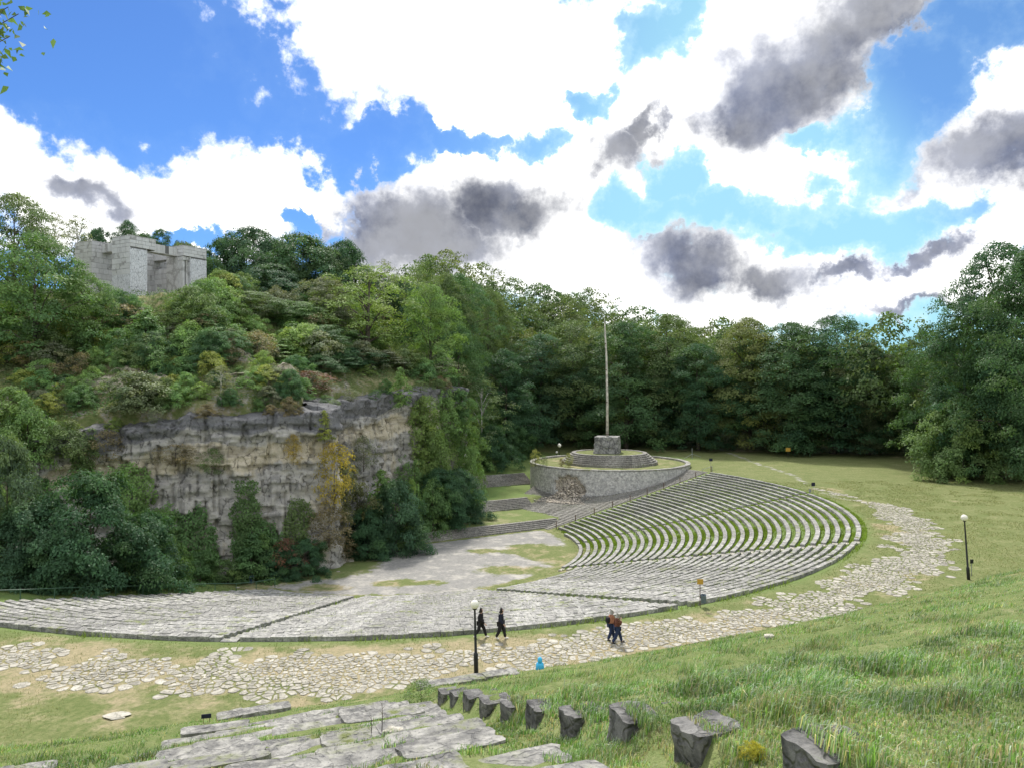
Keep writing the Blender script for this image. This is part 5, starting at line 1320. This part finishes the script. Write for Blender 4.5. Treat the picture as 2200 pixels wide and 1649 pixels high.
def sign_post(px, py_base, h_px, pw, ph_, mat, post, label, d=None, cat='sign', yaw=0.0, rod=0.03):
    p = hit(px, py_base) if d is None else Vector(((px - PX0) / F * d, d, gz((px - PX0) / F * d, d)))
    h = h_px * p.y / F
    root = obj('sign_post', None, loc=p, rot=(0, 0, yaw), label=label, cat=cat)
    mb = MB(); mb.tube([(0, 0, -.3), (0, 0, h)], rod, 8); obj('post', mb.me('post', [M[post]]), parent=root)
    mb = MB(); mb.box(-pw / 2, pw / 2, -rod - .03, -rod - .004, h - ph_, h); obj('panel', mb.me('panel', [M[mat]]), parent=root)
    return root, h
s, h = sign_post(1504, 1304, 60, 0.42, 0.36, 'yellow', 'rust', 'orange-yellow sign on a thin post at the corner of the benches')
# litter bin hung on that post
mb = MB(); mb.lathe([(0.14, 0.0), (0.17, 0.0), (0.20, 0.55), (0.185, 0.55), (0.15, 0.04)], 16)
b = obj('litter_bin', None, loc=(s.location.x + 0.24, s.location.y - 0.02, s.location.z + 0.30), rot=(0.10, -0.06, 0), label='grey metal litter bin hanging beside the yellow sign', cat='bin')
obj('bucket', mb.me('bucket', [M['bin']]), parent=b); mb = MB(); mb.box(-0.27, -0.17, -.03, .03, .36, .42); obj('bracket', mb.me('bracket', [M['rust']]), parent=b)
sign_post(573, 1243, 40, 0.30, 0.26, 'yellow', 'galv', 'yellow sign on a pale post at the foot of the cliff bushes', rod=0.06)
sign_post(1027, 1108, 28, 0.50, 0.40, 'yellow', 'rust', 'small yellow sign on the lowest grass terrace')
sign_post(1747, 1063, 27, 0.5, 0.5, 'navy', 'galv', 'dark square sign at the outer corner of the curved rows')
sign_post(1740, 1063, 14, 0.35, 0.5, 'galv', 'galv', 'low pale notice left of the dark square sign')
sign_post(1527, 1008, 24, 0.6, 0.5, 'navy', 'galv', 'dark blue sign on the lawn above the seating')
sign_post(2087, 1246, 36, 0.26, 0.32, 'black', 'galv', 'small dark plate on a short post behind the right lamp', d=59.5)
sign_post(1693, 985, 24, 0.95, 0.75, 'yellow', 'bark', 'yellow board under the beeches at the edge of the wood')
p = hit(1487, 985)
mb = MB(); mb.tube([(0, 0, -.2), (0, 0, 2.2)], 0.07, 6); mb.tube([(0, 0, 1.0), (-1.7, 0, 0)], 0.03, 5); mb.tube([(0, 0, 1.0), (1.9, 0.3, 0.35)], 0.03, 5)
obj('stay_post', mb.me('stay_post', [M['galv']]), loc=p, label='pale stayed post on the lawn right of the round platform', cat='post')
for i, (px, py, lab) in enumerate([(540, 1252, 'leftmost blue slatted bin below the cliff'), (597, 1240, 'blue slatted bin right of the yellow sign'), (641, 1234, 'dark blue bin half hidden in the bush')]):
    p = hit(px, py); root = obj('litter_bin', None, loc=p, label=lab, cat='bin', group='blue bins at the foot of the cliff')
    for k in range(10):
        a = 2 * pi * k / 10; mb = MB(); c_, s_ = math.cos(a), math.sin(a); mb.tube([(.24 * c_, .24 * s_, 0), (.24 * c_, .24 * s_, .82)], .045, 6); obj('slat', mb.me('slat', [M['blue' if k % 3 else 'galv']]), parent=root)
    mb = MB(); mb.lathe([(.26, .70), (.30, .70), (.30, .76), (.26, .76)], 14); obj('hoop', mb.me('hoop', [M['blue']]), parent=root)
    mb = MB(); mb.lathe([(.2, -.05), (.2, .7)], 12); obj('liner', mb.me('liner', [M['navy']]), parent=root)

# green railing along the edge of the seating
rail = obj('railing', None, label='long green pipe railing along the left edge of the seating', cat='railing')
pts = []
for R in np.arange(22.5, 60, 2.62):
    x, y = pol(R, rad(-118.9)); pts.append(Vector((x, y, gz(x, y))))
rail.location = pts[5]
for q in pts:
    mb = MB(); mb.tube([(0, 0, -.3), (0, 0, 0.95)], 0.04, 8); obj('post', mb.me('post', [M['green']]), parent=rail, loc=q - rail.location)
mb = MB(); mb.tube([q - rail.location + Vector((0, 0, .97 + (0.07 * math.sin(i * 2.1) if i < 3 else 0))) for i, q in enumerate(pts)], 0.038, 8); obj('rail', mb.me('rail', [M['green']]), parent=rail)
# short posts along the edge of the fine staircase
for i, R in enumerate(np.arange(25, 57, 3.55)):
    x, y = pol(R, rad(29.6)); z = ZA + SLOPE * (R - R0)
    mb = MB(); mb.tube([(0, 0, -.2), (0, 0, 1.0)], 0.07, 6); mb.lathe([(.07, 1.0), (.1, 1.01), (.1, 1.06), (.04, 1.1)], 8)
    obj('post', mb.me('post', [M['rust']]), loc=(x, y, z), label=f'short dark post at the edge of the fine staircase, {ORD[i + 1]} from the bottom', cat='post', group='posts beside the fine staircase')
x, y = pol(57.6, rad(30)); root = obj('handrail', None, loc=(x, y, ZR), label='thin pale handrail at the top of the staircase', cat='handrail')
mb = MB(); mb.tube([(-2.0, -1.0, .55), (0, 0, 1.0)], .035, 6); obj('rail', mb.me('rail', [M['galv']]), parent=root)
for q in ((0, 0, 1.0), (-2, -1, .55)): mb = MB(); mb.tube([(q[0], q[1], -.5), q], .045, 6); obj('post', mb.me('post', [M['galv']]), parent=root)
# dark plate on the kerb at the lower left
p = bank_hit(437, 1556)
root = obj('plate_sign', None, loc=(p.x, p.y + .3, p.z + .10), rot=(0, 0, 0.25), label='dark navy plate standing on the mossy kerb at the lower left', cat='sign')
mb = MB(); mb.box(-.2, .2, -.012, .012, 0.02, .2); obj('panel', mb.me('panel', [M['navy']]), parent=root)
for s_ in (-.12, .12): mb = MB(); mb.tube([(s_, 0.03, -.35), (s_, 0.03, .12)], .012, 6); obj('leg', mb.me('leg', [M['rust']]), parent=root)
# stones lying about
for i, (px, py, s, lab) in enumerate([(747, 1205, 1.3, 'flat grey boulder at the foot of the cliff'), (823, 1200, .45, 'small white stone on the grass below the cliff'), (727, 1228, .35, 'tiny pale stone at the edge of the gravel'),
                                      (706, 1522, .35, 'pale flat stone on the near lawn'), (250, 1540, 1.0, 'flat paving slab sunk in the near lawn'), (510, 1262, .5, 'white stone slab on the grass behind the railing')]):
    p = hit(px, py); obj('loose_stone', rock_mesh('loose_stone', 20 + i, M['flag'], 0.35 if i in (4, 5) else .6, 2), loc=(p.x, p.y, p.z + .05 * s), scale=(s * 1.3, s * .8, s * (.25 if i > 2 else .7)), label=lab, cat='stone')
# ------------------------------------------------------------------ people
def skin_obj(name, V_, E_, Rr, mat, parent, sub=2, root=0):
    me = bpy.data.meshes.new(name); me.from_pydata([tuple(v) for v in V_], E_, []); me.materials.append(mat)
    o = obj(name, me, parent=parent); sk = o.modifiers.new('skin', 'SKIN'); sk.use_smooth_shade = True
    for i, r in enumerate(Rr):
        sv = me.skin_vertices[0].data[i]; sv.radius = (r, r) if not hasattr(r, '__len__') else r; sv.use_root = (i == root)
    ss = o.modifiers.new('sub', 'SUBSURF'); ss.levels = sub; ss.render_levels = sub
    return o
def person(px, py_foot, h, yaw, lab, top, legs, shoes, hair, stride=0.34, pack=None, long_coat=False, arm=0.35, elbow=None, cap=None):
    """walking figure; local +x is the way the person faces, +y the person's left"""
    p = hit(px, py_foot); k = h / 1.75
    root = obj('person', None, loc=p, rot=(0, 0, yaw), scale=(k, k, k), label=lab, cat='person')
    st = stride
    hipL, hipR = (0, .095, .93), (0, -.095, .93)
    kneeL, kneeR = (st * .62, .10, .50), (-st * .25, -.10, .49)
    ankL, ankR = (st * .95, .10, .09), (-st * 1.0, -.10, .12)
    toeL, toeR = (st * .95 + .17, .12, .04), (-st * 1.0 + .15, -.12, .03)
    chest, neck = (.03, 0, 1.30), (.04, 0, 1.50)
    shL, shR = (.03, .19, 1.42), (.03, -.19, 1.42)
    elL, elR = (-arm * .42, .25, 1.14), (arm * .30, -.25, 1.13)
    wrL, wrR = (-arm * .50 + .10, .24, .90), (arm * .30 + .20, -.23, .93)
    if elbow: elR, wrR = (.14, -.26, 1.18), (.20, -.12, 1.40)
    V_ = [(0, 0, .95), (.01, 0, 1.10), chest, neck, (.06, 0, 1.58), (.075, 0, 1.66), (.06, 0, 1.73),
          shL, elL, wrL, shR, elR, wrR, hipL, kneeL, ankL, toeL, hipR, kneeR, ankR, toeR, (.165, 0, 1.635)]
    Rr = [(.13, .10), (.13, .10), (.15, .105), .066, .094, .118, .08, .06, .044, .030, .06, .044, .030, .085, .058, .040, .032, .085, .058, .040, .032, .016]
    E_ = [(0, 1), (1, 2), (2, 3), (3, 4), (4, 5), (5, 6), (2, 7), (7, 8), (8, 9), (2, 10), (10, 11), (11, 12), (0, 13), (13, 14), (14, 15), (15, 16), (0, 17), (17, 18), (18, 19), (19, 20), (5, 21)]
    for (w, e, s_) in ((9, 8, 1), (12, 11, -1)):       # palm, four fingers, thumb
        W = np.array(V_[w]); dr = W - np.array(V_[e]); dr = dr / np.linalg.norm(dr); sd_ = np.array((1.0, 0, 0)) - dr * dr[0]; sd_ /= np.linalg.norm(sd_); inn = np.array((0, -s_, 0)) * 1.0
        pm = len(V_); V_.append(tuple(W + dr * .07)); Rr.append((.032, .022)); E_.append((w, pm))
        for q, L in ((-1.5, .062), (-.5, .074), (.5, .078), (1.5, .068)):
            b = len(V_); V_.append(tuple(W + dr * .10 + sd_ * q * .017)); V_.append(tuple(W + dr * (.10 + L) + sd_ * q * .018 + inn * .025)); Rr += [.0095, .008]; E_ += [(pm, b), (b, b + 1)]
        b = len(V_); V_.append(tuple(W + dr * .055 + sd_ * .045)); V_.append(tuple(W + dr * .095 + sd_ * .055 + inn * .01)); Rr += [.011, .009]; E_ += [(pm, b), (b, b + 1)]
    skin_obj('body', V_, E_, Rr, M['skin'], root, 1)
    hem = .70 if long_coat else .84
    Jv = [(0, 0, hem), (0, 0, .98), (.01, 0, 1.12), chest, (.035, 0, 1.46), shL, elL, tuple(np.array(wrL) * .93 + np.array(elL) * .07), shR, elR, tuple(np.array(wrR) * .93 + np.array(elR) * .07)]
    skin_obj('jacket', Jv, [(0, 1), (1, 2), (2, 3), (3, 4), (3, 5), (5, 6), (6, 7), (3, 8), (8, 9), (9, 10)], [(.225, .175), (.225, .18), (.225, .175), (.25, .18), (.11, .10), .115, .095, .07, .115, .095, .07], M[top], root, 2, 3)
    skin_obj('trousers', [(0, 0, .96), hipL, kneeL, ankL, hipR, kneeR, ankR], [(0, 1), (1, 2), (2, 3), (0, 4), (4, 5), (5, 6)], [(.20, .16), .14, .105, .082, .14, .105, .082], M[legs], root, 2)
    for a, t in ((ankL, toeL), (ankR, toeR)):
        skin_obj('shoe', [(a[0] - .06, a[1], a[2] - .035), (a[0] + .03, a[1], a[2] - .03), (t[0] + .03, t[1], t[2] + .005)], [(0, 1), (1, 2)], [.046, .052, .038], M[shoes], root, 2)
    skin_obj('hair', [(.01, 0, 1.59), (.005, 0, 1.665), (.05, 0, 1.725), (.11, 0, 1.72)], [(0, 1), (1, 2), (2, 3)], [.085, .112, .085, .04], M[hair], root, 2, 1)
    if pack: skin_obj('backpack', [(-.20, 0, 1.02), (-.22, 0, 1.2), (-.18, 0, 1.42)], [(0, 1), (1, 2)], [(.16, .13), (.19, .15), (.15, .11)], M[pack], root, 2)
    return root
person(1032, 1371, 1.74, rad(-8), 'walker in black stepping out behind the near lamp post', 'cloth_black', 'cloth_dark', 'white', 'hair', 0.36)
person(1076, 1373, 1.80, rad(-14), 'walker in a long dark navy jacket and white shoes', 'cloth_navy', 'cloth_dark', 'white', 'hair', 0.26, long_coat=True, arm=0.12)
person(1313, 1375, 1.80, rad(14), 'grey-haired walker in a tan jacket with a black backpack', 'orange', 'jeans', 'black', 'grey_hair', 0.24, pack='pack', arm=0.2)
person(1326, 1381, 1.74, rad(8), 'walker in a rust-brown jacket and jeans raising a hand to the face', 'brown', 'jeans', 'black', 'grey_hair', 0.32, arm=0.25, elbow=True)
# child in a light blue hooded coat, sitting at the foot of the slope with its back to us
d = 38.35; x = (1160 - PX0) / F * d; z = float(zb(np.array([x]), np.array([d]))[0])
root = obj('person', None, loc=(x, d, z - .02), rot=(0, 0, rad(90)), label='child in a light blue hooded coat behind the grass crest', cat='person')
Vb = [(0, 0, .10), (.02, 0, .25), (.03, 0, .36), (.05, 0, .44), (.06, 0, .52), (0, .07, .09), (.22, .08, .16), (.40, .09, 0.0), (0, -.07, .09), (.22, -.08, .16), (.40, -.09, 0.0), (.03, .12, .33), (.12, .15, .20), (.22, .10, .15), (.03, -.12, .33), (.12, -.15, .20), (.22, -.10, .15)]
Eb = [(0, 1), (1, 2), (2, 3), (3, 4), (0, 5), (5, 6), (6, 7), (0, 8), (8, 9), (9, 10), (2, 11), (11, 12), (12, 13), (2, 14), (14, 15), (15, 16)]
skin_obj('body', Vb, Eb, [.09, .09, .06, .05, .075, .06, .05, .035, .06, .05, .035, .045, .035, .025, .045, .035, .025], M['skin'], root, 1)
skin_obj('sleeves', [Vb[2], Vb[11], Vb[12], Vb[13], Vb[14], Vb[15], Vb[16]], [(0, 1), (1, 2), (2, 3), (0, 4), (4, 5), (5, 6)], [.10, .085, .07, .05, .085, .07, .05], M['sky_blue'], root, 2, 0)
mb = MB(); mb.lathe([(.17, .0), (.20, .04), (.20, .16), (.19, .27), (.15, .34), (.08, .40)], 18); c_ = obj('coat', mb.me('coat', [M['sky_blue']], True), parent=root, scale=(.8, 1.08, 1))
mb = MB(); mb.lathe([(.085, .36), (.115, .42), (.13, .50), (.122, .57), (.095, .63), (.05, .675), (.012, .69)], 18); h_ = obj('hood', mb.me('hood', [M['sky_blue']], True), parent=root, loc=(.03, 0, 0), scale=(1.1, .95, 1))
skin_obj('trousers', [Vb[0], Vb[5], Vb[6], Vb[7], Vb[8], Vb[9], Vb[10]], [(0, 1), (1, 2), (2, 3), (0, 4), (4, 5), (5, 6)], [.11, .08, .065, .05, .08, .065, .05], M['cloth_dark'], root, 2)
# ------------------------------------------------------------------ the tree beside us whose twigs hang into the upper left corner
def near_tree():
    rs = np.random.default_rng(77); bx0, by0 = -13.2, 8.6; z0 = float(zb(np.array([bx0]), np.array([by0]))[0])
    root = obj('tree', None, loc=(bx0, by0, z0), label='leafy twigs of a tree hanging in at the top left corner', cat='tree')
    tips = [at(18, 15, 9.6), at(40, 30, 9.8), at(8, 60, 9.5), at(22, 78, 9.6), at(-30, 30, 9.4), at(-60, 70, 9.2), at(-90, -60, 9.4), at(10, -70, 9.9), at(-160, 10, 9.0)]
    o = Vector((bx0, by0, z0)); mb = MB(); mb.tube([(0, 0, -.3), (.1, 0, 3), (.3, .1, 6), (.4, .1, 9.5)], [.28, .22, .17, .06], 10)
    base = Vector((.25, .05, 5.6)); Vs, Fs, Ts = [], [], []; c = 0
    P = []
    for t in tips:
        q = t - o; m_ = base.lerp(q, .6) + Vector((0, 0, .5)); mb.tube([base, m_, q], [.05, .018, .005], 5)
        P += [tuple(m_.lerp(q, s) + Vector(rs.normal(size=3) * (.06 + .16 * s))) for s in np.linspace(.40, 1.02, 120)]
    for i in range(26):
        a = rs.uniform(0, 6.28); q = Vector((-1.5 + math.cos(a) * rs.uniform(1, 3), math.sin(a) * rs.uniform(1, 3.5), rs.uniform(6.5, 10.5))); mb.tube([Vector((.3, .1, rs.uniform(5, 8.5))), q], [.05, .01], 5, caps=False)
        P += [tuple(q + Vector(rs.normal(size=3) * .45)) for _ in range(60)]
    P = np.array(P); Nn = np.array((0, 0, .6)) + rnd_unit(rs, len(P)) * .8; Nn /= np.linalg.norm(Nn, axis=1, keepdims=True)
    v, f_ = leaf_cards(rs, P, Nn, 0.095, .7, .3); t = rs.uniform(.7, 1.4, len(P))[:, None] * np.array([[1, 1, 1]])
    obj('trunk', mb.me('trunk', [M['bark']], True), parent=root); obj('crown', leaf_mesh('crown', v, f_, np.repeat(t, 4, axis=0)), parent=root, color=mixc(MG, OL, .5))
near_tree()
